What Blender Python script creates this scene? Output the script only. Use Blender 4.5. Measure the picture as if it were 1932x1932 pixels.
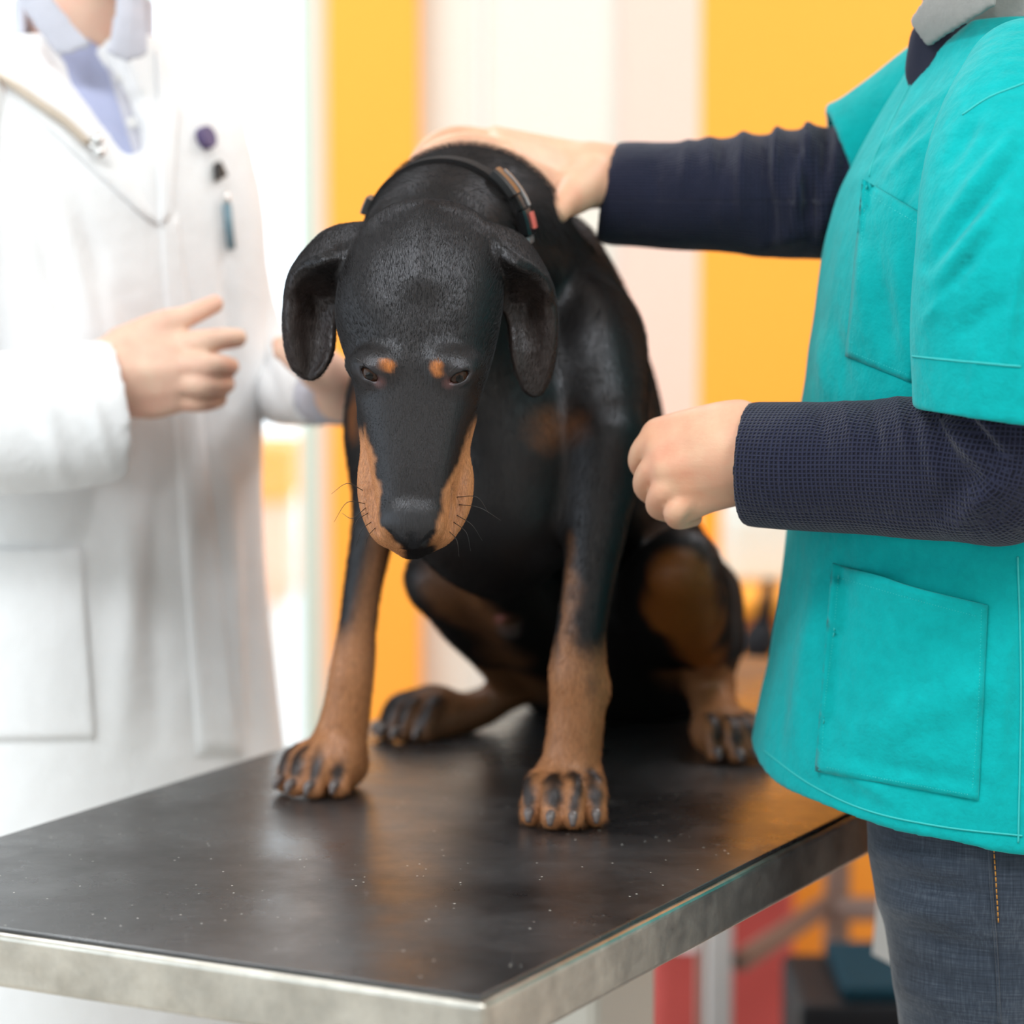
import bpy, math, random
import numpy as np
from mathutils import Vector, Matrix
from mathutils.bvhtree import BVHTree

for o in list(bpy.data.objects):
    bpy.data.objects.remove(o)
SC = bpy.context.scene
COL = SC.collection

# ------------------------------------------------------------------ camera
FPX = 5705.0                      # focal length in pixels of the 1932 px frame
PITCH = math.atan((966.0 - 330.0) / FPX)
ZT = 0.88                         # top of the table
CAMZ = ZT + 0.5455
cam_data = bpy.data.cameras.new('camera')
cam = bpy.data.objects.new('camera', cam_data)
COL.objects.link(cam)
cam.location = (0, 0, CAMZ)
cam.rotation_euler = (math.pi / 2 - PITCH, 0, 0)
cam_data.sensor_width = 24.0
cam_data.lens = 24.0 * FPX / 1932.0
cam_data.dof.use_dof = True
cam_data.dof.focus_distance = 2.34
cam_data.dof.aperture_fstop = 2.1
cam_data.clip_start = 0.05
SC.camera = cam

# ------------------------------------------------------------------ sky, lamps, exposure
SC.view_settings.view_transform = 'Standard'
SC.view_settings.look = 'None'
SC.view_settings.exposure = -0.1
SC.view_settings.gamma = 1.0
SC.view_settings.use_curve_mapping = False
world = bpy.data.worlds.new('sky')
SC.world = world
world.use_nodes = True
bg = world.node_tree.nodes['Background']
bg.inputs[0].default_value = (0.80, 0.92, 1.0, 1)
bg.inputs[1].default_value = 2.6


def area_lamp(name, loc, rot, sx, sy, watts, colour=(1, 1, 1)):
    d = bpy.data.lights.new(name, 'AREA')
    d.shape = 'RECTANGLE'
    d.size, d.size_y = sx, sy
    d.energy = watts
    d.color = colour
    o = bpy.data.objects.new(name, d)
    o.location = loc
    o.rotation_euler = rot
    COL.objects.link(o)
    return o


FILL_LAMPS = [(-0.9, 1.2), (1.2, 1.2), (-0.9, 3.9), (1.2, 3.9)]  # added lamps out of view, for fill from above and in front
for lx, ly in FILL_LAMPS:
    area_lamp('ceiling_lamp', (lx, ly, 2.76), (0, 0, 0), 1.1, 0.5, 38 if ly < 2 else 32, (0.94, 0.98, 1.0))

# ------------------------------------------------------------------ geometry of the view
SP, CP = math.sin(PITCH), math.cos(PITCH)


def P(px, py, Y):
    """world point at depth Y (metres in front of the camera) seen at a pixel"""
    a, b = (px - 966.0) / FPX, -(py - 966.0) / FPX
    dy = CP + b * SP
    t = Y / dy
    return np.array([a * t, Y, CAMZ + (-SP + b * CP) * t])


def PZ(px, py, z):
    a, b = (px - 966.0) / FPX, -(py - 966.0) / FPX
    t = (z - CAMZ) / (-SP + b * CP)
    return np.array([a * t, (CP + b * SP) * t, z])


def project(v):
    w = v - np.array([0, 0, CAMZ])
    zc = w[:, 1] * CP - w[:, 2] * SP
    yc = w[:, 1] * SP + w[:, 2] * CP
    return 966 + FPX * w[:, 0] / zc, 966 - FPX * yc / zc


def S(px, Y):
    return px * Y / FPX


# ------------------------------------------------------------------ small helpers
def sstep(a, b, x):
    t = np.clip((x - a) / (b - a), 0, 1)
    return t * t * (3 - 2 * t)


def unit(v):
    v = np.asarray(v, float)
    return v / np.linalg.norm(v)


def catmull(pts, n=8):
    p = np.asarray(pts, float)
    if len(p) < 3:
        t = np.linspace(0, 1, n + 1)[:, None]
        return p[0] * (1 - t) + p[1] * t
    q = np.vstack([2 * p[0] - p[1], p, 2 * p[-1] - p[-2]])
    out = []
    for i in range(1, len(q) - 2):
        t = np.linspace(0, 1, n, endpoint=False)[:, None]
        a, b, c, d = q[i - 1], q[i], q[i + 1], q[i + 2]
        out.append(0.5 * (2 * b + (c - a) * t + (2 * a - 5 * b + 4 * c - d) * t ** 2 + (3 * b - 3 * c + d - a) * t ** 3))
    out.append(p[-1:])
    return np.vstack(out)


def wobble(v, f, seed=0):
    """cheap smooth 3D noise in -1..1"""
    r = np.random.RandomState(seed)
    s = np.zeros(len(v))
    for i in range(6):
        d = r.normal(size=3)
        d = d / np.linalg.norm(d) * f * r.uniform(0.6, 1.7)
        s += np.sin(v @ d + r.uniform(0, 6.28))
    return s / 6.0 * 1.6


# ------------------------------------------------------------------ signed distance fields
def axis_coords(lo, hi, coarse, fine=()):
    """rectilinear coordinates, finer inside the (a, b, step) ranges"""
    c = [lo]
    while c[-1] < hi:
        x = c[-1]
        st = coarse
        for a, b, s in fine:
            if a - s <= x <= b:
                st = min(st, s)
            elif x < a and x + st > a:
                st = min(st, max(s, a - x))
        c.append(x + st)
    return np.array(c, np.float64)


class Field:
    def __init__(self, xs, ys, zs):
        self.ax = (xs, ys, zs)
        self.D = np.full((len(xs), len(ys), len(zs)), 0.08, np.float32)

    def sl(self, lo, hi):
        s, g = [], []
        for i in range(3):
            a = max(int(np.searchsorted(self.ax[i], lo[i])) - 1, 0)
            b = min(int(np.searchsorted(self.ax[i], hi[i])) + 1, len(self.ax[i]))
            s.append(slice(a, b))
            sh = [1, 1, 1]
            sh[i] = -1
            g.append(self.ax[i][a:b].astype(np.float32).reshape(sh))
        return tuple(s), g

    def add(self, s, d, k):
        a = self.D[s]
        if a.size == 0:
            return
        h = np.maximum(k - np.abs(a - d), 0) / k
        self.D[s] = np.minimum(a, d) - h * h * (k * 0.25)

    def cut(self, s, d, k):
        a = self.D[s]
        if a.size == 0:
            return
        b = -d
        h = np.maximum(k - np.abs(a - b), 0) / k
        self.D[s] = np.maximum(a, b) + h * h * (k * 0.25)

    def chain_d(self, pts, n=6, m=0.03):
        pts = [np.append(np.asarray(p, float), r) for p, r in pts]
        c = catmull(pts, n) if len(pts) > 2 else np.array(pts)
        rm = c[:, 3].max() + m
        s, (X, Y, Z) = self.sl(c[:, :3].min(0) - rm, c[:, :3].max(0) + rm)
        d = None
        for i in range(len(c) - 1):
            p, q = c[i, :3], c[i + 1, :3]
            v = q - p
            L = max(float(v @ v), 1e-12)
            x, y, z = X - p[0], Y - p[1], Z - p[2]
            t = np.clip((x * v[0] + y * v[1] + z * v[2]) / L, 0, 1)
            e = np.sqrt((x - t * v[0]) ** 2 + (y - t * v[1]) ** 2 + (z - t * v[2]) ** 2) - (c[i, 3] + (c[i + 1, 3] - c[i, 3]) * t)
            d = e if d is None else np.minimum(d, e)
        return s, d.astype(np.float32)

    def chain(self, pts, k=0.01, n=6):
        s, d = self.chain_d(pts, n, max(k, 0.012) + 0.006)
        self.add(s, d, k)

    def cutchain(self, pts, k=0.004, n=6):
        s, d = self.chain_d(pts, n, max(k, 0.01) + 0.006)
        self.cut(s, d, k)

    def ell_d(self, c, r, ax=None, m=0.03):
        c = np.asarray(c, float)
        r = np.asarray(r if np.ndim(r) else (r, r, r), float)
        A = np.eye(3) if ax is None else np.array([unit(a) for a in ax])
        ext = np.sqrt(((A * r[:, None]) ** 2).sum(0)) + m
        s, (X, Y, Z) = self.sl(c - ext, c + ext)
        x, y, z = X - c[0], Y - c[1], Z - c[2]
        k0, k1 = 0, 0
        for i in range(3):
            u = A[i, 0] * x + A[i, 1] * y + A[i, 2] * z
            k0 = k0 + (u / r[i]) ** 2
            k1 = k1 + (u / r[i] ** 2) ** 2
        k0 = np.sqrt(k0)
        return s, (k0 * (k0 - 1) / np.maximum(np.sqrt(k1), 1e-6)).astype(np.float32)

    def ell(self, c, r, ax=None, k=0.01):
        s, d = self.ell_d(c, r, ax, max(k, 0.012) + 0.006)
        self.add(s, d, k)

    def cutell(self, c, r, ax=None, k=0.004):
        s, d = self.ell_d(c, r, ax, max(k, 0.01) + 0.006)
        self.cut(s, d, k)

    def sheet_d(self, G, r, sub=2):
        G = np.asarray(G, float)
        G = np.stack([catmull(row, sub) for row in G])
        G = np.stack([catmull(G[:, j], sub) for j in range(G.shape[1])], 1)
        s, (X, Y, Z) = self.sl(G.reshape(-1, 3).min(0) - r - 0.02, G.reshape(-1, 3).max(0) + r + 0.02)
        best = np.full(np.broadcast(X, Y, Z).shape, 1.0, np.float32)
        n, m = G.shape[:2]
        for i in range(n - 1):
            for j in range(m - 1):
                for tri in ((G[i, j], G[i + 1, j], G[i, j + 1]), (G[i + 1, j + 1], G[i, j + 1], G[i + 1, j])):
                    lo, hi = np.min(tri, 0) - 0.022, np.max(tri, 0) + 0.022
                    ss, (x, y, z) = self.sl(lo, hi)
                    o = tuple(slice(max(ss[q].start - s[q].start, 0), ss[q].stop - s[q].start) for q in range(3))
                    if best[o].shape != np.broadcast(x, y, z).shape:
                        o2 = []
                        gx = []
                        for q, g in enumerate((x, y, z)):
                            a, b = max(ss[q].start, s[q].start), min(ss[q].stop, s[q].stop)
                            o2.append(slice(a - s[q].start, b - s[q].start))
                            gx.append(g.reshape(-1)[a - ss[q].start:b - ss[q].start].reshape(g.shape[:q] + (-1,) + g.shape[q + 1:]))
                        o, (x, y, z) = tuple(o2), gx
                    best[o] = np.minimum(best[o], tri_d(tri, x, y, z))
        return s, best - r

    def sheet(self, G, r, k=0.004, sub=2):
        s, d = self.sheet_d(G, r, sub)
        self.add(s, d, k)

    def loftz_d(self, rows, phi=0.0, n=2.2, m=0.03):
        """rows of (z, cx, cy, a along facing, b across)"""
        R = np.array(sorted(rows, key=lambda r: r[0]), float)
        zz = np.linspace(R[0, 0], R[-1, 0], 60)
        par = [smooth_interp(zz, R[:, 0], R[:, i]) for i in range(1, 5)]
        e = max(par[2].max(), par[3].max()) + m
        s, (X, Y, Z) = self.sl((par[0].min() - e, par[1].min() - e, R[0, 0] - m), (par[0].max() + e, par[1].max() + e, R[-1, 0] + m))
        zf = Z.reshape(-1)
        cx, cy, a, b = [np.interp(zf, zz, p).astype(np.float32).reshape(1, 1, -1) for p in par]
        x, y = X - cx, Y - cy
        fx, fy = -math.cos(phi), -math.sin(phi)
        u = np.abs(x * fx + y * fy) / a
        v = np.abs(-x * fy + y * fx) / b
        d = ((u ** n + v ** n) ** (1.0 / n) - 1) * np.minimum(a, b)
        d = np.maximum(d, np.maximum(R[0, 0] - Z, Z - R[-1, 0]))
        return s, d.astype(np.float32)

    def plane(self, p, n, k=0.002):
        n = unit(n)
        X, Y, Z = [self.ax[i].astype(np.float32).reshape([-1 if j == i else 1 for j in range(3)]) for i in range(3)]
        d = (X - p[0]) * n[0] + (Y - p[1]) * n[1] + (Z - p[2]) * n[2]
        h = np.maximum(k - np.abs(self.D - d), 0) / k
        self.D = (np.maximum(self.D, d) + h * h * (k * 0.25)).astype(np.float32)

    def value(self, p):
        idx, fr = [], []
        for i in range(3):
            a = self.ax[i]
            j = int(np.clip(np.searchsorted(a, p[i]) - 1, 0, len(a) - 2))
            idx.append(j)
            fr.append(min(max((p[i] - a[j]) / (a[j + 1] - a[j]), 0), 1))
        i, j, k = idx
        c = self.D[i:i + 2, j:j + 2, k:k + 2]
        c = c[0] * (1 - fr[0]) + c[1] * fr[0]
        c = c[0] * (1 - fr[1]) + c[1] * fr[1]
        return float(c[0] * (1 - fr[2]) + c[1] * fr[2])

    def hit(self, px, py, y0=2.0, y1=3.3):
        Y = max(y0, self.ax[1][0])
        last = Y
        while Y < y1:
            if self.value(P(px, py, Y)) < 0:
                a, b = last, Y
                for _ in range(12):
                    c = 0.5 * (a + b)
                    if self.value(P(px, py, c)) < 0:
                        b = c
                    else:
                        a = c
                return P(px, py, b)
            last = Y
            Y += 0.002
        return P(px, py, 0.5 * (y0 + y1))

    def grad(self, p, h=0.003):
        g = []
        for i in range(3):
            e = np.zeros(3)
            e[i] = h
            g.append(self.value(p + e) - self.value(p - e))
        return unit(np.array(g) + 1e-9)

    def polygonise(self):
        D = self.D
        sg = D < 0
        c = sg[:-1, :-1, :-1].astype(np.int8)
        tot = np.zeros(c.shape, np.int8)
        for i in (0, 1):
            for j in (0, 1):
                for k in (0, 1):
                    tot += sg[i:sg.shape[0] - 1 + i, j:sg.shape[1] - 1 + j, k:sg.shape[2] - 1 + k]
        act = np.argwhere((tot > 0) & (tot < 8))
        ids = np.full(tot.shape, -1, np.int32)
        ids[act[:, 0], act[:, 1], act[:, 2]] = np.arange(len(act))
        corner = [(i, j, k) for i in (0, 1) for j in (0, 1) for k in (0, 1)]
        val = np.stack([D[act[:, 0] + i, act[:, 1] + j, act[:, 2] + k] for i, j, k in corner], 1).astype(np.float64)
        pos = np.zeros((len(act), 3))
        cnt = np.zeros(len(act))
        for e0 in range(8):
            for e1 in range(e0 + 1, 8):
                a, b = np.array(corner[e0]), np.array(corner[e1])
                if np.abs(a - b).sum() != 1:
                    continue
                m = (val[:, e0] < 0) != (val[:, e1] < 0)
                t = val[m, e0] / (val[m, e0] - val[m, e1])
                pos[m] += a + (b - a) * t[:, None]
                cnt[m] += 1
        pos /= cnt[:, None]
        V = np.empty_like(pos)
        for i in range(3):
            ax = self.ax[i]
            V[:, i] = ax[act[:, i]] + (ax[act[:, i] + 1] - ax[act[:, i]]) * pos[:, i]
        Q = []
        for axis in range(3):
            s0 = [slice(None)] * 3
            s1 = [slice(None)] * 3
            s0[axis], s1[axis] = slice(0, -1), slice(1, None)
            a, b = sg[tuple(s0)], sg[tuple(s1)]
            e = np.argwhere(a != b)
            o1, o2 = [(1, 2), (2, 0), (0, 1)][axis]
            ok = (e[:, o1] > 0) & (e[:, o2] > 0) & (e[:, o1] < D.shape[o1] - 1) & (e[:, o2] < D.shape[o2] - 1)
            e = e[ok]
            ins = a[e[:, 0], e[:, 1], e[:, 2]]
            q = []
            for d1, d2 in ((-1, -1), (0, -1), (0, 0), (-1, 0)):
                f = e.copy()
                f[:, o1] += d1
                f[:, o2] += d2
                q.append(ids[f[:, 0], f[:, 1], f[:, 2]])
            q = np.stack(q, 1)
            q[~ins] = q[~ins][:, ::-1]
            Q.append(q)
        return V, np.vstack(Q)


def smooth_interp(x, xp, fp):
    """monotone-ish cubic interpolation (finite-difference Hermite)"""
    xp, fp = np.asarray(xp, float), np.asarray(fp, float)
    m = np.gradient(fp, xp)
    i = np.clip(np.searchsorted(xp, x) - 1, 0, len(xp) - 2)
    h = xp[i + 1] - xp[i]
    t = np.clip((x - xp[i]) / h, 0, 1)
    return ((2 * t ** 3 - 3 * t ** 2 + 1) * fp[i] + (t ** 3 - 2 * t ** 2 + t) * h * m[i] + (-2 * t ** 3 + 3 * t ** 2) * fp[i + 1] + (t ** 3 - t ** 2) * h * m[i + 1])


def tri_d(tri, X, Y, Z):
    a, b, c = tri
    n = np.cross(b - a, c - a)
    nn = max(float(n @ n), 1e-14)

    def seg(p, q):
        v = q - p
        L = max(float(v @ v), 1e-14)
        x, y, z = X - p[0], Y - p[1], Z - p[2]
        t = np.clip((x * v[0] + y * v[1] + z * v[2]) / L, 0, 1)
        return (x - t * v[0]) ** 2 + (y - t * v[1]) ** 2 + (z - t * v[2]) ** 2

    def side(p, q):
        w = np.cross(n, q - p)
        return (X - p[0]) * w[0] + (Y - p[1]) * w[1] + (Z - p[2]) * w[2]
    inside = (side(a, b) >= 0) & (side(b, c) >= 0) & (side(c, a) >= 0)
    pl = ((X - a[0]) * n[0] + (Y - a[1]) * n[1] + (Z - a[2]) * n[2]) ** 2 / nn
    ed = np.minimum(np.minimum(seg(a, b), seg(b, c)), seg(c, a))
    return np.sqrt(np.where(inside, pl, ed)).astype(np.float32)


# ------------------------------------------------------------------ mesh and object helpers
def relax(V, Q, it=2, lam=0.5):
    e = np.vstack([Q[:, [0, 1]], Q[:, [1, 2]], Q[:, [2, 3]], Q[:, [3, 0]]])
    n = len(V)
    deg = np.bincount(e[:, 0], minlength=n) + np.bincount(e[:, 1], minlength=n)
    for _ in range(it):
        for f in (lam, -lam * 1.04):
            s = np.zeros_like(V)
            for k in range(3):
                s[:, k] = np.bincount(e[:, 0], V[e[:, 1], k], n) + np.bincount(e[:, 1], V[e[:, 0], k], n)
            V = V + f * (s / np.maximum(deg, 1)[:, None] - V)
    return V


def normals(V, Q):
    n = np.cross(V[Q[:, 2]] - V[Q[:, 0]], V[Q[:, 3]] - V[Q[:, 1]])
    N = np.zeros_like(V)
    for k in range(4):
        for c in range(3):
            N[:, c] += np.bincount(Q[:, k], n[:, c], len(V))
    return N / np.maximum(np.linalg.norm(N, axis=1), 1e-12)[:, None]


def quad_mesh(name, V, Q, mat=None, smooth=True, col=None, vecs=None):
    me = bpy.data.meshes.new(name)
    me.vertices.add(len(V))
    me.vertices.foreach_set('co', np.asarray(V, np.float32).ravel())
    me.loops.add(len(Q) * 4)
    me.loops.foreach_set('vertex_index', np.asarray(Q, np.int32).ravel())
    me.polygons.add(len(Q))
    me.polygons.foreach_set('loop_start', np.arange(0, len(Q) * 4, 4, dtype=np.int32))
    me.polygons.foreach_set('use_smooth', np.full(len(Q), smooth, bool))
    me.update(calc_edges=True)
    if col is not None:
        at = me.attributes.new('Col', 'FLOAT_COLOR', 'POINT')
        c = np.ones((len(V), 4), np.float32)
        c[:, :col.shape[1]] = col
        at.data.foreach_set('color', c.ravel())
    for nm, vv in (vecs or {}).items():
        at = me.attributes.new(nm, 'FLOAT_VECTOR', 'POINT')
        at.data.foreach_set('vector', np.asarray(vv, np.float32).ravel())
    if mat is not None:
        me.materials.append(mat)
    return me


def link(name, data, parent=None):
    o = bpy.data.objects.new(name, data)
    COL.objects.link(o)
    if parent is not None:
        o.parent = parent
        o.matrix_parent_inverse = Matrix.Translation(-parent.location)
    return o


def thing(name, label, cat, loc=(0, 0, 0), group=None):
    o = bpy.data.objects.new(name, None)
    o.empty_display_size = 0.05
    COL.objects.link(o)
    o.location = Vector([float(c) for c in loc])
    return tag(o, label, cat, group)


def tag(o, label, cat, group=None):
    o['label'] = label
    o['category'] = cat
    if group:
        o['group'] = group
    return o


class MB:
    """collects simple shapes for one mesh"""

    def __init__(self):
        self.v, self.f = [], []

    def add(self, v, f):
        b = len(self.v)
        self.v += [tuple(float(c) for c in p) for p in v]
        self.f += [tuple(i + b for i in q) for q in f]
        return self

    def box(self, c, s, M=None):
        c = np.asarray(c, float)
        M = np.eye(3) if M is None else np.asarray(M)      # rows are the box axes
        h = np.asarray(s, float) / 2
        v = [c + M[0] * h[0] * i + M[1] * h[1] * j + M[2] * h[2] * k for i in (-1, 1) for j in (-1, 1) for k in (-1, 1)]
        return self.add(v, [(0, 1, 3, 2), (4, 6, 7, 5), (0, 4, 5, 1), (2, 3, 7, 6), (0, 2, 6, 4), (1, 5, 7, 3)])

    def tube(self, pts, r, seg=12, n=1, flat=None):
        pts = np.asarray(pts, float)
        rr = np.full(len(pts), r, float) if np.ndim(r) == 0 else np.asarray(r, float)
        if n > 1 and len(pts) > 2:
            c = catmull(np.hstack([pts, rr[:, None]]), n)
            pts, rr = c[:, :3], c[:, 3]
        v, f = [], []
        up = None
        for i, p in enumerate(pts):
            t = unit(pts[min(i + 1, len(pts) - 1)] - pts[max(i - 1, 0)])
            if up is None:
                up = np.array([0, 0, 1.0]) if abs(t[2]) < 0.9 else np.array([1.0, 0, 0])
            u = unit(up - t * (up @ t))
            w = np.cross(t, u)
            up = u
            for k in range(seg):
                a = 2 * math.pi * k / seg
                v.append(p + rr[i] * (math.cos(a) * u + math.sin(a) * w))
        m = len(pts)
        for i in range(m - 1):
            for k in range(seg):
                k2 = (k + 1) % seg
                f.append((i * seg + k, i * seg + k2, (i + 1) * seg + k2, (i + 1) * seg + k))
        f.append(tuple(range(seg - 1, -1, -1)))
        f.append(tuple((m - 1) * seg + k for k in range(seg)))
        return self.add(v, f)

    def build(self, name, mat, parent=None, bevel=0.0, smooth=False, seg=2):
        me = bpy.data.meshes.new(name)
        me.from_pydata(self.v, [], self.f)
        me.materials.append(mat)
        if smooth:
            me.polygons.foreach_set('use_smooth', np.full(len(me.polygons), True))
        me.update()
        o = link(name, me, parent)
        if bevel:
            b = o.modifiers.new('bevel', 'BEVEL')
            b.width, b.segments, b.limit_method = bevel, seg, 'ANGLE'
            b.harden_normals = False
        return o


def sdf_object(name, F, mat, parent, it=2, colour=None, disp=None, vecs=None):
    V, Q = F.polygonise()
    V = relax(V, Q, it)
    if disp is not None:
        N = normals(V, Q)
        V = V + N * disp(V, N)[:, None]
    col = colour(V, normals(V, Q)) if colour else None
    vv = vecs(V) if vecs else None
    o = link(name, quad_mesh(name, V, Q, mat, True, col, vv), parent)
    return o, V, Q


# ------------------------------------------------------------------ materials
def mat(name, col, rough=0.5, metal=0.0, spec=0.5, sheen=0.0, sss=0.0, trans=0.0, coat=0.0):
    m = bpy.data.materials.new(name)
    m.use_nodes = True
    b = m.node_tree.nodes['Principled BSDF']
    b.inputs['Base Color'].default_value = (*col, 1)
    b.inputs['Roughness'].default_value = rough
    b.inputs['Metallic'].default_value = metal
    b.inputs['Specular IOR Level'].default_value = spec
    b.inputs['Sheen Weight'].default_value = sheen
    b.inputs['Subsurface Weight'].default_value = sss
    b.inputs['Transmission Weight'].default_value = trans
    b.inputs['Coat Weight'].default_value = coat
    if sss:
        b.inputs['Subsurface Radius'].default_value = (1.0, 0.4, 0.25)
        b.inputs['Subsurface Scale'].default_value = 0.006
    return m


class N:
    """tiny node builder"""

    def __init__(self, m):
        self.t = m.node_tree
        self.b = m.node_tree.nodes['Principled BSDF']

    def new(self, typ, **kw):
        n = self.t.nodes.new(typ)
        for k, v in kw.items():
            if k.startswith('i_'):
                n.inputs[int(k[2:]) if k[2:].isdigit() else k[2:]].default_value = v
            else:
                setattr(n, k, v)
        return n

    def l(self, a, b):
        self.t.links.new(a, b)

    def coords(self, scale=(1, 1, 1), attr=None):
        if attr:
            s = self.new('ShaderNodeAttribute', attribute_name=attr).outputs['Vector']
        else:
            s = self.new('ShaderNodeTexCoord').outputs['Object']
        mp = self.new('ShaderNodeMapping')
        mp.inputs['Scale'].default_value = scale
        self.l(s, mp.inputs['Vector'])
        return mp.outputs['Vector']

    def noise(self, vec, scale, detail=4, rough=0.5):
        n = self.new('ShaderNodeTexNoise')
        n.inputs['Scale'].default_value = scale
        n.inputs['Detail'].default_value = detail
        n.inputs['Roughness'].default_value = rough
        self.l(vec, n.inputs['Vector'])
        return n.outputs['Fac']

    def bump(self, h, strength, dist, prev=None):
        n = self.new('ShaderNodeBump')
        n.inputs['Strength'].default_value = strength
        n.inputs['Distance'].default_value = dist
        self.l(h, n.inputs['Height'])
        if prev:
            self.l(prev, n.inputs['Normal'])
        self.l(n.outputs['Normal'], self.b.inputs['Normal'])
        return n.outputs['Normal']

    def ramp(self, fac, stops):
        n = self.new('ShaderNodeValToRGB')
        e = n.color_ramp.elements
        while len(e) < len(stops):
            e.new(0.5)
        for i, (p, c) in enumerate(stops):
            e[i].position = p
            e[i].color = (*c, 1) if len(c) == 3 else c
        self.l(fac, n.inputs['Fac'])
        return n.outputs['Color']

    def mathn(self, op, a, b=None):
        n = self.new('ShaderNodeMath', operation=op)
        for i, x in enumerate((a, b)):
            if x is None:
                continue
            if isinstance(x, (int, float)):
                n.inputs[i].default_value = x
            else:
                self.l(x, n.inputs[i])
        return n.outputs[0]

    def mix(self, fac, a, b, blend='MIX'):
        n = self.new('ShaderNodeMix', data_type='RGBA', blend_type=blend)
        for sock, x in ((n.inputs[0], fac), (n.inputs[6], a), (n.inputs[7], b)):
            if isinstance(x, (int, float)):
                sock.default_value = x
            elif isinstance(x, tuple):
                sock.default_value = (*x, 1)
            else:
                self.l(x, sock)
        return n.outputs[2]

    def vcol(self, name='Col'):
        return self.new('ShaderNodeAttribute', attribute_name=name).outputs['Color']


def cloth(name, col, var=0.06, weave=900, wr=0.25, rough=0.85, sheen=0.1, wrinkle=14):
    m = mat(name, col, rough, sheen=sheen, spec=0.12)
    n = N(m)
    v = n.coords()
    a = n.noise(v, wrinkle, 5, 0.6)
    c = n.ramp(n.noise(v, 60, 6, 0.7), [(0.3, tuple(x * (1 - var) for x in col)), (0.7, tuple(min(1, x * (1 + var)) for x in col))])
    n.l(c, n.b.inputs['Base Color'])
    nb = n.bump(a, wr, 0.02)
    n.bump(n.noise(v, weave, 2, 0.5), 0.15, 0.001, nb)
    return m


M = {}
M['wall_white'] = mat('wall_white', (0.80, 0.78, 0.74), 0.8)
M['floor'] = mat('floor', (0.55, 0.52, 0.48), 0.35)
M['ceiling'] = mat('ceiling', (0.85, 0.85, 0.83), 0.9)
M['orange'] = mat('orange', (1.0, 0.385, 0.035), 0.55)
M['orange_dark'] = mat('orange_dark', (0.85, 0.30, 0.02), 0.5)
M['peach'] = mat('peach', (0.88, 0.55, 0.40), 0.6)
M['cream'] = mat('cream', (0.72, 0.69, 0.62), 0.5)
M['pink_panel'] = mat('pink_panel', (0.78, 0.57, 0.49), 0.5)  # pale jamb with bounce from the orange wall painted in as pink
M['frame_green'] = mat('frame_green', (0.54, 0.61, 0.53), 0.45)
M['white'] = mat('white', (0.86, 0.86, 0.86), 0.5)
M['red'] = mat('red', (0.55, 0.08, 0.07), 0.5)
M['grey_metal'] = mat('grey_metal', (0.55, 0.53, 0.53), 0.45, 0.3)
M['dark'] = mat('dark', (0.006, 0.0065, 0.009), 0.6, spec=0.2)
M['teal_dark'] = mat('teal_dark', (0.03, 0.09, 0.13), 0.6)
M['glass'] = mat('glass', (1, 1, 1), 0.0, trans=1.0)
M['glass'].node_tree.nodes['Principled BSDF'].inputs['IOR'].default_value = 1.1
M['chrome'] = mat('chrome', (0.75, 0.75, 0.75), 0.15, 1.0)
M['purple'] = mat('purple', (0.10, 0.07, 0.18), 0.5)
M['black_plastic'] = mat('black_plastic', (0.008, 0.008, 0.009), 0.3)
M['beige_rubber'] = mat('beige_rubber', (0.62, 0.52, 0.42), 0.5)


# more materials -----------------------------------------------------
def steel(name, base, rough, spot):
    m = mat(name, base, rough, 1.0)
    n = N(m)
    v = n.coords()
    c = n.ramp(n.noise(v, 22, 6, 0.65), [(0.35, tuple(x * 0.72 for x in base)), (0.62, base)])
    n.l(c, n.b.inputs['Base Color'])
    r = n.new('ShaderNodeMapRange')
    r.inputs['To Min'].default_value = rough - 0.1
    r.inputs['To Max'].default_value = rough + 0.22
    n.l(n.noise(v, 30, 5, 0.7), r.inputs['Value'])
    n.l(r.outputs[0], n.b.inputs['Roughness'])
    n.bump(n.noise(v, 45, 4, 0.6), spot, 0.004)
    return m


M['steel'] = steel('steel', (0.66, 0.62, 0.55), 0.32, 0.12)


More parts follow.
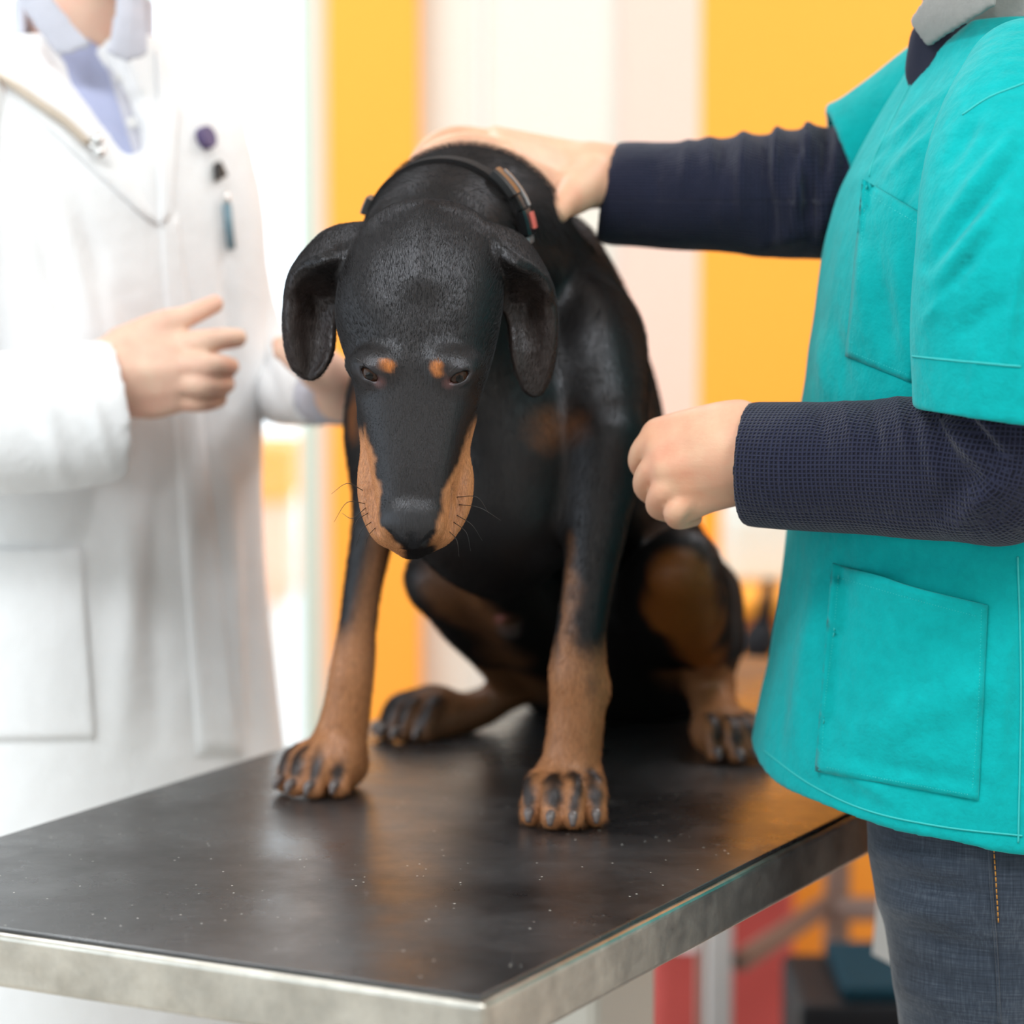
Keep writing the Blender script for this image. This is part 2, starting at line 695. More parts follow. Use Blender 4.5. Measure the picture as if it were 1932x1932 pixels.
def rubber_mat():
    m = mat('rubber_mat', (0.012, 0.011, 0.012), 0.3, spec=0.85)
    n = N(m)
    v = n.coords()
    sp = n.new('ShaderNodeTexVoronoi', feature='F1')
    sp.inputs['Scale'].default_value = 95
    n.l(v, sp.inputs['Vector'])
    grit = n.mathn('LESS_THAN', sp.outputs['Distance'], 0.085)
    gate = n.mathn('GREATER_THAN', n.noise(v, 23, 2), 0.53)
    grit = n.mathn('MULTIPLY', grit, gate)
    sv = n.coords((9, 160, 1))
    sv2 = n.coords((120, 14, 1))
    scr = n.mathn('GREATER_THAN', n.noise(sv, 1.0, 6, 0.75), 0.66)
    scr2 = n.mathn('GREATER_THAN', n.noise(sv2, 1.0, 6, 0.75), 0.67)
    dust = n.ramp(n.noise(v, 5, 7, 0.7), [(0.40, (0.010, 0.0095, 0.0105)), (0.72, (0.050, 0.048, 0.050))])
    c = n.mix(n.mathn('MULTIPLY', scr, 0.35), dust, (0.10, 0.10, 0.10))
    c = n.mix(n.mathn('MULTIPLY', scr2, 0.25), c, (0.12, 0.12, 0.12))
    c = n.mix(grit, c, (0.60, 0.57, 0.52))
    n.l(c, n.b.inputs['Base Color'])
    r = n.new('ShaderNodeMapRange')
    r.inputs['From Min'].default_value = 0.3
    r.inputs['From Max'].default_value = 0.7
    r.inputs['To Min'].default_value = 0.20
    r.inputs['To Max'].default_value = 0.42
    n.l(n.noise(v, 6, 8, 0.7), r.inputs['Value'])
    n.l(r.outputs[0], n.b.inputs['Roughness'])
    nb = n.bump(n.noise(v, 700, 3, 0.6), 0.06, 0.001)
    n.bump(n.noise(n.coords((30, 260, 1)), 1, 4, 0.7), 0.05, 0.001, nb)
    return m


M['rubber_mat'] = rubber_mat()


def pane_material():
    m = bpy.data.materials.new('pane')
    m.use_nodes = True
    t = m.node_tree
    t.nodes.clear()
    out = t.nodes.new('ShaderNodeOutputMaterial')
    a = t.nodes.new('ShaderNodeBsdfTransparent')
    g = t.nodes.new('ShaderNodeBsdfGlossy')
    g.inputs['Roughness'].default_value = 0.02
    x = t.nodes.new('ShaderNodeMixShader')
    x.inputs[0].default_value = 0.06
    t.links.new(a.outputs[0], x.inputs[1])
    t.links.new(g.outputs[0], x.inputs[2])
    t.links.new(x.outputs[0], out.inputs[0])
    return m


M['pane'] = pane_material()


def skin_material(name, base, pink):
    m = mat(name, base, 0.5, spec=0.35, sss=0.12)
    n = N(m)
    v = n.coords()
    c = n.ramp(n.noise(v, 38, 5, 0.65), [(0.32, pink), (0.66, base)])
    c = n.mix(0.55, c, n.vcol(), 'MULTIPLY')
    c2 = n.mix(1.0, c, n.vcol(), 'MULTIPLY')
    n.l(c2, n.b.inputs['Base Color'])
    nb = n.bump(n.noise(v, 420, 4, 0.6), 0.10, 0.001)
    n.bump(n.noise(n.coords((60, 60, 240)), 1.6, 3, 0.6), 0.10, 0.002, nb)
    return m


M['skin'] = skin_material('skin', (0.76, 0.46, 0.30), (0.76, 0.38, 0.25))
M['skin_pale'] = skin_material('skin_pale', (0.86, 0.60, 0.45), (0.86, 0.50, 0.38))
M['nail'] = mat('nail', (0.82, 0.55, 0.45), 0.3)
M['hair'] = mat('hair', (0.05, 0.03, 0.02), 0.5)
M['scrubs'] = cloth('scrubs', (0.0, 0.37, 0.375), 0.10, 1100, 0.35)
M['scrubs_stitch'] = mat('scrubs_stitch', (0.03, 0.46, 0.45), 0.8)
M['polo'] = cloth('polo', (0.30, 0.29, 0.275), 0.08, 1500, 0.2)
M['coat'] = cloth('coat', (0.92, 0.92, 0.93), 0.01, 900, 0.25)
M['shirt'] = cloth('shirt', (0.46, 0.50, 0.72), 0.04, 1200, 0.2)
M['shirt_collar'] = cloth('shirt_collar', (0.60, 0.60, 0.68), 0.04, 1200, 0.2)


def waffle():
    m = mat('waffle_knit', (0.012, 0.014, 0.035), 0.9, spec=0.15, sheen=0.15)
    n = N(m)
    at = n.new('ShaderNodeAttribute', attribute_name='wv').outputs['Vector']
    sep = n.new('ShaderNodeSeparateXYZ')
    n.l(at, sep.inputs[0])
    f = 2 * math.pi / 0.0036
    a = n.mathn('SINE', n.mathn('MULTIPLY', sep.outputs[0], f))
    b = n.mathn('SINE', n.mathn('MULTIPLY', sep.outputs[1], f))
    h = n.mathn('MAXIMUM', a, b)
    c = n.ramp(h, [(0.0, (0.003, 0.0035, 0.009)), (0.75, (0.011, 0.012, 0.030)), (1.0, (0.024, 0.027, 0.055))])
    mr = n.new('ShaderNodeMapRange')
    mr.inputs['From Min'].default_value = -1
    n.l(h, mr.inputs['Value'])
    n.l(mr.outputs[0], c.node.inputs['Fac'])
    n.l(c, n.b.inputs['Base Color'])
    nb = n.bump(h, 0.5, 0.0012)
    n.bump(n.noise(n.coords(), 16, 4, 0.6), 0.25, 0.02, nb)
    return m


M['waffle'] = waffle()


def denim():
    m = mat('denim', (0.06, 0.08, 0.12), 0.85, sheen=0.2, spec=0.2)
    n = N(m)
    v = n.coords()
    a = n.noise(n.coords((30, 30, 700)), 1, 3, 0.6)
    b = n.noise(n.coords((700, 700, 40)), 1, 3, 0.6)
    w = n.mathn('MULTIPLY', n.mathn('ADD', a, b), 0.5)
    big = n.noise(n.coords((6, 6, 14)), 1, 5, 0.65)
    t = n.mathn('ADD', n.mathn('MULTIPLY', w, 0.6), n.mathn('MULTIPLY', big, 0.4))
    c = n.ramp(t, [(0.36, (0.012, 0.018, 0.030)), (0.52, (0.034, 0.046, 0.067)), (0.66, (0.085, 0.10, 0.125))])
    n.l(c, n.b.inputs['Base Color'])
    nb = n.bump(w, 0.3, 0.001)
    n.bump(big, 0.4, 0.015, nb)
    return m


M['denim'] = denim()
M['orange_thread'] = mat('orange_thread', (0.45, 0.20, 0.03), 0.8)

# ------------------------------------------------------------------ the room
YB = 5.0


def bx(px):
    return (px - 966.0) * YB / FPX


def struct(name, mb, m, parent=None, bevel=0.0):
    o = mb.build(name, m, parent, bevel)
    if parent is None:
        o['kind'] = 'structure'
    return o


def slab(x0, x1, y0, y1, z0, z1):
    return MB().box(((x0 + x1) / 2, (y0 + y1) / 2, (z0 + z1) / 2), (x1 - x0, y1 - y0, z1 - z0))


XL, XR, YF, ZC = -2.7, 2.5, -1.9, 2.8
struct('floor', slab(XL - .1, XR + .1, YF, 5.12, -0.1, 0), M['floor'])
struct('ceiling', slab(XL - .1, XR + .1, YF, 5.12, ZC, ZC + 0.1), M['ceiling'])
struct('wall_right', slab(XR, XR + .12, YF, 5.12, 0, ZC), M['wall_white'])
struct('wall_front', slab(XL - .1, XR + .1, YF - .12, YF, 0, ZC), M['wall_white'])
struct('wall_back', slab(bx(1318), XR, YB, YB + .12, 0, ZC), M['orange'])
struct('trim_1', slab(bx(623), bx(792), YB - 0.03, YB + .12, 0, ZC), M['orange'])
struct('trim_2', slab(bx(604), bx(623), YB - 0.02, YB + .12, 0, ZC), M['peach'])
# pale door beside the orange wall
d = slab(bx(792), bx(1172), YB + .02, YB + .12, 0, ZC)
door = struct('door_1', d, M['cream'])
struct('jamb', slab(bx(1172), bx(1318), YB, YB + .12, 0, ZC), M['pink_panel'], door)
struct('door_groove', slab(bx(905), bx(912), YB + .01, YB + .03, 0, ZC), M['white'], door)
# glazed wall behind the white coat
wx0, wx1 = XL, bx(604)
fr = struct('window_1', slab(bx(566), wx1, YB - 0.02, YB + .10, 0, ZC), M['frame_green'])
struct('window_sill', slab(wx0, bx(566), YB - 0.02, YB + .10, 0, 0.10), M['frame_green'], fr)
struct('window_head', slab(wx0, bx(566), YB - 0.02, YB + .10, 2.5, ZC), M['frame_green'], fr)
for q in (-1.55, -0.62):
    struct('mullion', slab(q - .025, q + .025, YB, YB + .08, 0.10, 2.5), M['frame_green'], fr)
for a, b in ((wx0, -1.575), (-1.525, -0.645), (-0.595, bx(566))):
    struct('pane', slab(a, b, YB + .035, YB + .043, 0.10, 2.5), M['pane'], fr)
# window wall on the left, outside the frame
wl = struct('wall_left', slab(XL - .12, XL, YF, 5.0, 0, 0.7), M['wall_white'])
struct('wall_header', slab(XL - .12, XL, YF, 5.0, 2.45, ZC), M['wall_white'], wl)
for q in (-1.85, -0.5, 0.9, 2.3, 3.7, 4.95):
    struct('wall_post', slab(XL - .12, XL, q - .05, q + .05, 0.7, 2.45), M['wall_white'], wl)
# ground outside the glass
struct('ground', slab(-6, 3, 5.2, 12, -0.12, -0.02), mat('paving', (0.75, 0.75, 0.73), 0.8))
# planter boxes outside the window
t = thing('planter_box', 'blurred orange planter box seen through the window beside the white coat', 'planter', (-0.62, 7.2, 0))
slab(-0.78, -0.51, 7.05, 7.35, 0.66, 0.80).build('rim', M['orange'], t, 0.01)
slab(-0.77, -0.52, 7.06, 7.34, 0.42, 0.66).build('box', M['peach'], t, 0.01)
slab(-0.75, -0.54, 7.1, 7.3, -0.02, 0.42).build('stand', M['white'], t, 0.01)

# added ceiling panels, never in view, above the fill lamps
for i, (lx, ly) in enumerate(FILL_LAMPS):
    o = slab(lx - .6, lx + .6, ly - .3, ly + .3, 2.765, 2.8).build('ceiling_light', M['white'])
    tag(o, ['white ceiling light fitting over the floor left of the photographer', 'white ceiling light fitting over the floor right of the photographer',
            'white ceiling light fitting above the person in the white coat', 'white ceiling light fitting above the orange counter cabinet'][i], 'light', 'ceiling lights')

# ------------------------------------------------------------------ counter behind the table
YC = 4.35
tc = thing('counter_cabinet', 'orange counter cabinet along the back wall behind the dog', 'cabinet', (0.9, 4.65, 0))
zc = P(1400, 1128, YC)[2]
slab(0.24, 2.2, YC + .02, YB - .01, 0.06, zc - .03).build('cabinet_body', M['orange_dark'], tc, 0.004)
slab(0.22, 2.22, YC, YB - .01, zc - .03, zc).build('worktop', M['orange'], tc, 0.006)
for i in range(4):
    x0 = 0.26 + i * 0.48
    dd = slab(x0, x0 + .46, YC, YC + .02, 0.08, zc - .05).build('door', M['orange_dark'], tc, 0.003)
    slab(x0 + .20, x0 + .30, YC - .02, YC, zc - .13, zc - .115).build('handle', M['grey_metal'], dd, 0.003)
a, b = P(1368, 1128, YC + .25), P(1530, 960, YC + .25)
tb = thing('white_box', 'blurred white box standing on the orange counter behind the dog', 'box', (a[0] + .07, YC + .25, zc))
slab(a[0], a[0] + .16, YC + .15, YC + .38, zc, zc + .105).build('box_body', mat('off_white', (0.66, 0.70, 0.66), 0.5), tb, 0.012)
slab(a[0] + .005, a[0] + .155, YC + .155, YC + .375, zc + .105, zc + .128).build('lid', M['white'], tb, 0.008)
a = P(1452, 1120, YC - .03)
b = P(1425, 1245, YC - .03)
th = thing('hand_brush', 'dark brush hanging in front of the orange counter', 'brush', b)
MB().tube([a + [0, 0, .02], a * .6 + b * .4], [.009, .014], 10).build('handle', M['dark'], th, smooth=True)
MB().tube([a * .6 + b * .4, a * .3 + b * .7, b], [.016, .028, .018], 12, 4).build('head', M['dark'], th, smooth=True)

# ------------------------------------------------------------------ examination table
corner = PZ(914, 1893, ZT - .002)
d2 = unit(PZ(1600, 1546, ZT - .002) - corner)            # along the long side, away from us
d1 = np.array([-d2[1], d2[0], 0])                         # across, to the left
TW, TL = 0.60, 1.42
A = np.array([d1, d2, [0, 0, 1]])


def tp(u, w, z):
    return corner + d1 * u + d2 * w + np.array([0, 0, z - corner[2]])


table = thing('examination_table', 'steel examination table with a scuffed black rubber mat under the dog', 'table', tp(TW / 2, TL / 2, 0))
b = MB()
H, TH = 0.040, 0.004
zs = ZT - .003
b.box(tp(TW / 2, TL / 2, zs - H / 2), (TW, TL, H), A)
b.build('steel_top', M['steel'], table, 0.004, seg=3)
b = MB()
b.box(tp(TW / 2, TL / 2, ZT - .0015), (TW - .013, TL - .013, .0035), A)
b.build('rubber_mat', M['rubber_mat'], table, 0.0012)
b = MB().box(tp(TW / 2, TL / 2, 0.45), (.13, .13, .78), A)
b.build('column', M['cream'], table, 0.01)
b = MB().box(tp(TW / 2, TL / 2, 0.80), (.34, .7, .05), A)
b.build('bracket', M['grey_metal'], table, 0.006)
b = MB().box(tp(TW / 2, TL / 2, 0.035), (.5, .9, .06), A)
b.build('base', M['grey_metal'], table, 0.012)

# trolley frame, bin and crate behind the table
YT = 3.75
tr = thing('trolley_frame', 'pale steel tube trolley frame seen under the table edge', 'trolley', (0.33, YT + .1, 0))
g = M['grey_metal']


def post(px, Y, w=.032):
    x = (px - 966) * Y / FPX
    return slab(x - w / 2, x + w / 2, Y - w / 2, Y + w / 2, 0.0, 0.70)


post(1366, YT).build('leg', mat('pale_metal', (0.62, 0.60, 0.60), 0.45), tr, 0.004)
gd = mat('dull_metal', (0.24, 0.15, 0.12), 0.6)  # shadow on the rear legs and braces put into the metal colour
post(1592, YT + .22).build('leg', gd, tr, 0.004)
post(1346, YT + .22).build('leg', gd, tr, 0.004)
post(1770, YT).build('leg', g, tr, 0.004)
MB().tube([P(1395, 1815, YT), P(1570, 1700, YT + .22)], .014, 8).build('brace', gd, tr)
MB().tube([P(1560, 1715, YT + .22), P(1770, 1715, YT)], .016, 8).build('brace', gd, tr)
xa, xb = P(1260, 1720, YT)[0], P(1800, 1720, YT)[0]
slab(xa, xb, YT - .03, YT + .25, 0.70, 0.725).build('shelf', g, tr, 0.004)
YR = YT + .33
x0, x1 = P(1222, 1800, YR)[0], P(1500, 1800, YR)[0]
zt_ = P(1300, 1655, YR)[2]
rb = thing('red_bin', 'red plastic bin with white label behind the pale trolley leg', 'bin', ((x0 + x1) / 2, YR + .1, 0))
slab(x0, x1, YR, YR + .2, 0.0, zt_).build('bin_body', M['red'], rb, 0.02)
a, b = P(1236, 1792, YR), P(1372, 1690, YR)
slab(a[0], b[0], YR - .006, YR + .002, a[2], b[2]).build('label', M['white'], rb)
p = P(1640, 1900, 3.4)
x0, x1 = P(1510, 1900, 3.4)[0], P(1760, 1900, 3.4)[0]
db = thing('storage_crate', 'dark crate with folded teal cloth on the floor beside the jeans', 'crate', ((x0 + x1) / 2, 3.5, 0))
zc_ = P(1600, 1897, 3.4)[2]
slab(x0, x1, 3.4, 3.64, 0, zc_).build('crate_body', M['dark'], db, 0.01)
slab(x0 + .05, x1 - .005, 3.41, 3.63, zc_, zc_ + .018).build('folded_cloth', mat('teal_cloth', (0.008, 0.032, 0.048), 0.9, spec=0.1), db, 0.006)
p, q = P(1646, 1812, 2.9), P(1690, 1700, 2.9)
pc = thing('paper_sheet', 'white paper sheet hanging behind the jeans leg', 'paper', (p[0], 2.9, p[2]))
MB().add([P(1655, 1690, 2.9), P(1720, 1690, 2.9), P(1720, 1840, 2.9), P(1645, 1800, 2.9),
          P(1655, 1690, 2.904), P(1720, 1690, 2.904), P(1720, 1840, 2.904), P(1645, 1800, 2.904)],
         [(0, 1, 2, 3), (7, 6, 5, 4), (0, 4, 5, 1), (1, 5, 6, 2), (2, 6, 7, 3), (3, 7, 4, 0)]).build('sheet', M['white'], pc)
# ------------------------------------------------------------------ the dog
RNG = np.random.RandomState(3)
FD = Field(axis_coords(-0.235, 0.275, 0.0042, [(-0.185, 0.045, 0.0021), (0.045, 0.10, 0.003)]),
           axis_coords(2.20, 3.27, 0.0042, [(2.22, 2.50, 0.0023)]),
           axis_coords(ZT - .004, 1.475, 0.0042, [(ZT - .004, .97, 0.003), (1.115, 1.42, 0.0021)]))


def pr(px, py, Y, rpx):
    return (P(px, py, Y), S(rpx, Y))


# trunk: rump, belly, rib cage, withers
FD.ell(P(1165, 1185, 3.06), (.125, .13, .115), k=.05)
FD.chain([pr(1150, 1080, 2.98, 180), pr(1080, 900, 2.88, 155), pr(1045, 760, 2.78, 178), pr(1010, 660, 2.71, 195)], k=.04)
FD.chain([pr(1165, 1100, 3.02, 160), pr(1110, 850, 2.92, 128), pr(1085, 640, 2.84, 122), pr(1030, 510, 2.78, 115)], k=.04)
FD.ell(P(935, 880, 2.645), (S(200, 2.64), .115, S(235, 2.64)), k=.03)          # fore chest
FD.chain([pr(930, 1010, 2.64, 70), pr(950, 1090, 2.75, 75), pr(990, 1160, 2.87, 90), pr(1060, 1230, 2.97, 100)], k=.04)   # sternum to belly
FD.ell(P(1150, 860, 2.86), (S(95, 2.86), .12, S(190, 2.86)), k=.03)           # flank
# neck and scruff
FD.chain([pr(815, 475, 2.49, 138), pr(836, 450, 2.535, 143), pr(862, 452, 2.585, 163), pr(890, 465, 2.64, 182), pr(940, 580, 2.71, 185), pr(965, 720, 2.72, 190)], k=.03)
FD.chain([pr(820, 520, 2.50, 110), pr(850, 620, 2.57, 140), pr(900, 760, 2.62, 170)], k=.03)
# shoulders
FD.ell(P(1120, 740, 2.64), (S(92, 2.64), .07, S(205, 2.64)), k=.03)
FD.ell(P(735, 800, 2.68), (S(85, 2.68), .07, S(160, 2.68)), k=.03)
FD.chain([pr(1128, 640, 2.66, 70), pr(1150, 800, 2.585, 58), pr(1146, 900, 2.58, 56)], k=.03)

# forelegs
RL = [pr(1150, 820, 2.575, 56), pr(1140, 900, 2.57, 60), pr(1126, 990, 2.565, 58), pr(1112, 1090, 2.555, 49), pr(1097, 1190, 2.55, 47), pr(1090, 1265, 2.545, 54),
      pr(1089, 1335, 2.545, 52), pr(1080, 1420, 2.545, 54), pr(1074, 1480, 2.54, 58)]
FD.chain(RL, k=.02)
LL = [pr(735, 860, 2.68, 60), pr(712, 960, 2.67, 47), pr(699, 1030, 2.665, 40), pr(684, 1110, 2.66, 36), pr(674, 1190, 2.655, 36), pr(665, 1260, 2.65, 42),
      pr(656, 1325, 2.65, 44), pr(643, 1390, 2.65, 50), pr(628, 1440, 2.64, 56)]
FD.chain(LL, k=.02)
FD.ell(P(1118, 1300, 2.55), S(28, 2.55), k=.015)

CLAWS = []


def paw(c, yaw, w, length, spread=1.0, toe_h=.030, k=.004):
    """c: middle of the toe row on the table, yaw: where the toes point"""
    f = np.array([math.sin(yaw), -math.cos(yaw), 0])
    r = np.array([math.cos(yaw), math.sin(yaw), 0])
    up = np.array([0, 0, 1.0])
    base = np.array([c[0], c[1], ZT])
    FD.ell(base - f * length * .55 + up * .022, (w * .46, length * .6, .026), (r, f, up), k=.015)
    for i, s in enumerate((-1.5, -.5, .5, 1.5)):
        o = r * s * w * .245
        adv = (0.0 if abs(s) > 1 else .012) * length / .05
        rad = w * .135
        kn = base + o * .78 + f * (adv - length * .42) + up * (toe_h + .006)
        pip = base + o + f * (adv - length * .02) + up * toe_h
        tip = base + o * 1.06 + f * (adv + length * .22) + up * rad * 1.0
        FD.chain([(kn, rad * .85), (pip, rad * 1.0), (tip, rad * 1.0)], k=k, n=5)
        CLAWS.append((tip, f + r * s * .05, rad, s))


PAWS = [(PZ(1064, 1555, ZT), math.radians(-4), S(158, 2.53), .052),
        (PZ(600, 1497, ZT), math.radians(-24), S(150, 2.63), .052),
        (PZ(778, 1392, ZT), math.radians(-38), S(125, 2.88), .055),
        (PZ(1384, 1432, ZT), math.radians(18), S(125, 2.78), .055)]
# hind legs
FD.chain([pr(1010, 1120, 2.96, 120), pr(920, 1085, 2.86, 95), pr(835, 1095, 2.77, 66)], k=.03)
FD.chain([pr(832, 1088, 2.765, 62), pr(872, 1160, 2.83, 54), pr(925, 1225, 2.90, 44), pr(968, 1290, 2.955, 34)], k=.015)
FD.chain([pr(970, 1298, 2.96, 33), pr(905, 1338, 2.94, 36), pr(835, 1362, 2.915, 38), pr(795, 1375, 2.895, 38)], k=.015)
FD.chain([pr(1215, 1150, 3.02, 135), pr(1275, 1130, 2.88, 105), pr(1285, 1065, 2.77, 66)], k=.03)
FD.chain([pr(1355, 1120, 2.98, 40), pr(1350, 1200, 2.98, 52), pr(1345, 1250, 2.98, 42)], k=.03)
FD.chain([pr(1290, 1072, 2.765, 66), pr(1312, 1150, 2.82, 58), pr(1332, 1220, 2.90, 48), pr(1342, 1292, 2.96, 38)], k=.015)
FD.chain([pr(1340, 1300, 2.95, 40), pr(1352, 1345, 2.90, 42), pr(1366, 1390, 2.84, 46)], k=.015)
for q in PAWS:
    paw(*q)
# sheath under the belly
FD.chain([pr(985, 1195, 2.85, 36), pr(968, 1172, 2.79, 27), pr(957, 1155, 2.755, 17)], k=.012)

# head ---------------------------------------------------------------
HO, HN = P(806, 385, 2.432), P(777, 1040, 2.322)
hd = unit(HN - HO)
hu = unit(np.array([0, -1.0, 0]) - hd * (np.array([0, -1.0, 0]) @ hd))      # dorsal side, towards us
hr = unit(np.cross(hd, hu))
if hr[0] < 0:
    hr = -hr
HL = np.linalg.norm(HN - HO)
ROWS = [(385, 770, 848, .012, .02), (398, 738, 885, .024, .03), (420, 704, 916, .036, .042), (455, 672, 938, .045, .055), (500, 650, 948, .051, .062),
        (560, 635, 950, .054, .064), (620, 633, 942, .0545, .064), (665, 645, 932, .053, .063), (705, 660, 921, .0512, .061), (745, 668, 909, .0488, .058),
        (785, 673, 899, .0460, .055), (825, 684, 886, .0435, .050), (870, 694, 874, .0412, .046), (915, 702, 863, .039, .043), (960, 708, 853, .036, .040),
        (1000, 716, 845, .032, .036), (1022, 728, 832, .025, .030), (1036, 752, 805, .012, .02)]


def head_loft():
    R = np.array(ROWS, float)
    t = (R[:, 0] - 385) / (1040 - 385.0) * HL
    Yl = 2.405 + (R[:, 0] - 385) / 655 * (2.30 - 2.405)
    axpx = 806 + (R[:, 0] - 385) / 655 * (777 - 806)
    cu = ((R[:, 1] + R[:, 2]) / 2 - axpx) * Yl / FPX
    a = (R[:, 2] - R[:, 1]) / 2 * Yl / FPX
    s, (X, Y, Z) = FD.sl(np.minimum(HO, HN) - .09, np.maximum(HO, HN) + .09)
    x, y, z = X - HO[0], Y - HO[1], Z - HO[2]
    T = x * hd[0] + y * hd[1] + z * hd[2]
    U = x * hr[0] + y * hr[1] + z * hr[2]
    W = x * hu[0] + y * hu[1] + z * hu[2]
    tt = np.linspace(t[0], t[-1], 160)
    ip = lambda f: np.interp(T, tt, smooth_interp(tt, t, f)).astype(np.float32)
    cu_, a_, f_, b_ = ip(cu), ip(a), ip(R[:, 3]), ip(R[:, 4])
    w = np.where(W > 0, W / f_, W / b_)
    n = 2.2 + .8 * sstep(.13, .20, T)
    d = ((np.abs((U - cu_) / a_) ** n + np.abs(w) ** n) ** (1 / n) - 1) * np.minimum(a_, np.minimum(f_, b_))
    d = np.maximum(d, np.maximum(t[0] - T, T - t[-1]))
    FD.add(s, d.astype(np.float32), .012)


head_loft()


def HP(px, py, depth=0.0):
    """a point of the head's surface seen at a pixel, pushed inwards by depth"""
    p = FD.hit(px, py, 2.2, 2.6)
    return p + unit(P(px, py, 2.5) - P(px, py, 2.4)) * depth


# brows, cheek bones, furrow
for bx_, ex, sg in ((728, 690, -1), (834, 875, 1)):
    FD.ell(HP(bx_, 688, .0105), (.012, .010, .009), k=.016)
    FD.chain([(HP(bx_ + 4 * sg, 692, .0085), .007), (HP(ex, 688, .0080), .0068), (HP(ex + 20 * sg, 688, .0085), .0065)], k=.012)
# flews, with folds of skin
for side in (-1, 1):
    X_ = (lambda l, r: l) if side < 0 else (lambda l, r: r)
    FD.chain([(P(X_(695, 876), 790, 2.375), .008), (P(X_(706, 860), 850, 2.366), .011), (P(X_(704, 864), 905, 2.358), .0125),
              (P(X_(709, 857), 955, 2.349), .0125), (P(X_(724, 836), 1000, 2.340), .0108), (P(X_(746, 815), 1019, 2.334), .0078), (P(X_(772, 790), 1025, 2.33), .006)], k=.005)
    FD.cutchain([(HP(X_(704, 856), 922, -.001), .0044), (HP(X_(710, 851), 962, -.001), .0052), (HP(X_(724, 842), 1002, -.001), .0042)], k=.003)
    FD.cutchain([(HP(X_(693, 868), 930, -.0008), .0030), (HP(X_(698, 864), 968, -.0008), .0034), (HP(X_(712, 853), 1000, -.0008), .0028)], k=.003)
# lower jaw
FD.chain([(P(778, 860, 2.385), .026), (P(777, 960, 2.362), .022), (P(776, 1012, 2.35), .015)], k=.012)
# cheek and zygomatic
FD.chain([(HP(802, 420, .012), .012), (HP(799, 470, .0135), .010), (HP(796, 530, .0145), .008)], k=.025)

# ears
def grid(rows):
    return [[P(*c) for c in r] for r in rows]


EL = grid([[(700, 432, 2.425), (676, 446, 2.41), (656, 464, 2.40), (650, 488, 2.395), (658, 518, 2.405)],
           [(645, 430, 2.455), (622, 446, 2.43), (612, 470, 2.402), (612, 492, 2.386), (640, 524, 2.412)],
           [(592, 462, 2.465), (573, 484, 2.44), (566, 502, 2.408), (590, 508, 2.398), (638, 540, 2.418)],
           [(553, 518, 2.46), (547, 534, 2.435), (552, 541, 2.408), (588, 552, 2.424), (634, 566, 2.424)],
           [(541, 588, 2.44), (544, 594, 2.420), (570, 600, 2.425), (602, 604, 2.430), (628, 610, 2.424)],
           [(542, 648, 2.435), (552, 652, 2.420), (578, 656, 2.424), (606, 656, 2.424), (626, 655, 2.418)],
           [(554, 690, 2.43), (564, 696, 2.422), (584, 699, 2.424), (603, 695, 2.421), (616, 684, 2.416)],
           [(575, 709, 2.428), (580, 711, 2.425), (586, 712, 2.424), (592, 711, 2.421), (600, 706, 2.419)]])
ER = grid([[(895, 432, 2.425), (922, 437, 2.412), (940, 455, 2.395), (944, 480, 2.39), (938, 510, 2.405)],
           [(960, 440, 2.45), (970, 454, 2.43), (974, 476, 2.40), (970, 498, 2.384), (946, 528, 2.412)],
           [(1004, 478, 2.46), (1012, 494, 2.435), (1014, 510, 2.406), (996, 516, 2.398), (950, 548, 2.418)],
           [(1030, 530, 2.455), (1036, 542, 2.435), (1034, 548, 2.408), (1000, 560, 2.424), (955, 580, 2.424)],
           [(1045, 590, 2.44), (1044, 596, 2.422), (1020, 603, 2.425), (990, 606, 2.430), (964, 614, 2.424)],
           [(1045, 658, 2.435), (1039, 662, 2.422), (1014, 667, 2.424), (990, 668, 2.422), (968, 662, 2.418)],
           [(1034, 712, 2.432), (1026, 719, 2.424), (1008, 722, 2.423), (990, 716, 2.42), (976, 700, 2.417)],
           [(1020, 738, 2.43), (1015, 742, 2.426), (1008, 744, 2.424), (1000, 741, 2.422), (991, 733, 2.42)]])
for G in (EL, ER):
    FD.sheet(G, .0031, k=.007)
FD.chain([(P(672, 468, 2.43), .016), (P(630, 468, 2.45), .009)], k=.014)
FD.chain([(P(922, 468, 2.43), .016), (P(965, 478, 2.45), .009)], k=.014)

# nose pad
FD.ell(HP(775, 988, .0135), (.0238, .0175, .0195), k=.008)
# eye openings
EYES = []
for (ex, ey, sg) in ((696, 707, 1), (868, 712, -1)):
    e = HP(ex, ey)
    n_ = FD.grad(e)
    out = unit(n_ + np.array([0, -0.9, 0]))
    tang = unit(np.array([1.0, 0, -0.62 * sg if sg > 0 else 0.38]))
    tang = unit(tang - out * (tang @ out))
    bit = np.cross(out, tang)
    FD.ell(e - out * .0100, (.0170, .0125, .0105), (tang, bit, out), k=.012)
    e2 = FD.hit(ex, ey, 2.2, 2.6)
    FD.cutell(e2 + out * .003, (.0120, .0050, .015), (tang, bit, out), k=.002)
    # lids
    arcs = []
    for sgn, rr in ((1, .0021), (-1, .0018)):
        arc = []
        for q in np.linspace(-1, 1, 7):
            hgt = .0054 * (1 - q * q) * sgn
            arc.append((e2 + tang * q * .0120 + bit * hgt - out * (.0012 + .004 * q * q), rr))
        FD.chain(arc, k=.003, n=3)
    EYES.append((e2 - out * .0122, out, tang, bit))
# nostrils and lip split
for q, sg in ((742, -1), (808, 1)):
    h = HP(q, 1017)
    FD.cutchain([(h + [0.004 * sg, -.001, .003], .0028), (h + [-.001 * sg, 0.002, -.004], .0036)], k=.003)
FD.cutchain([(HP(776, 1010, -.001), .0018), (HP(776, 1034, -.001), .0022)], k=.003)

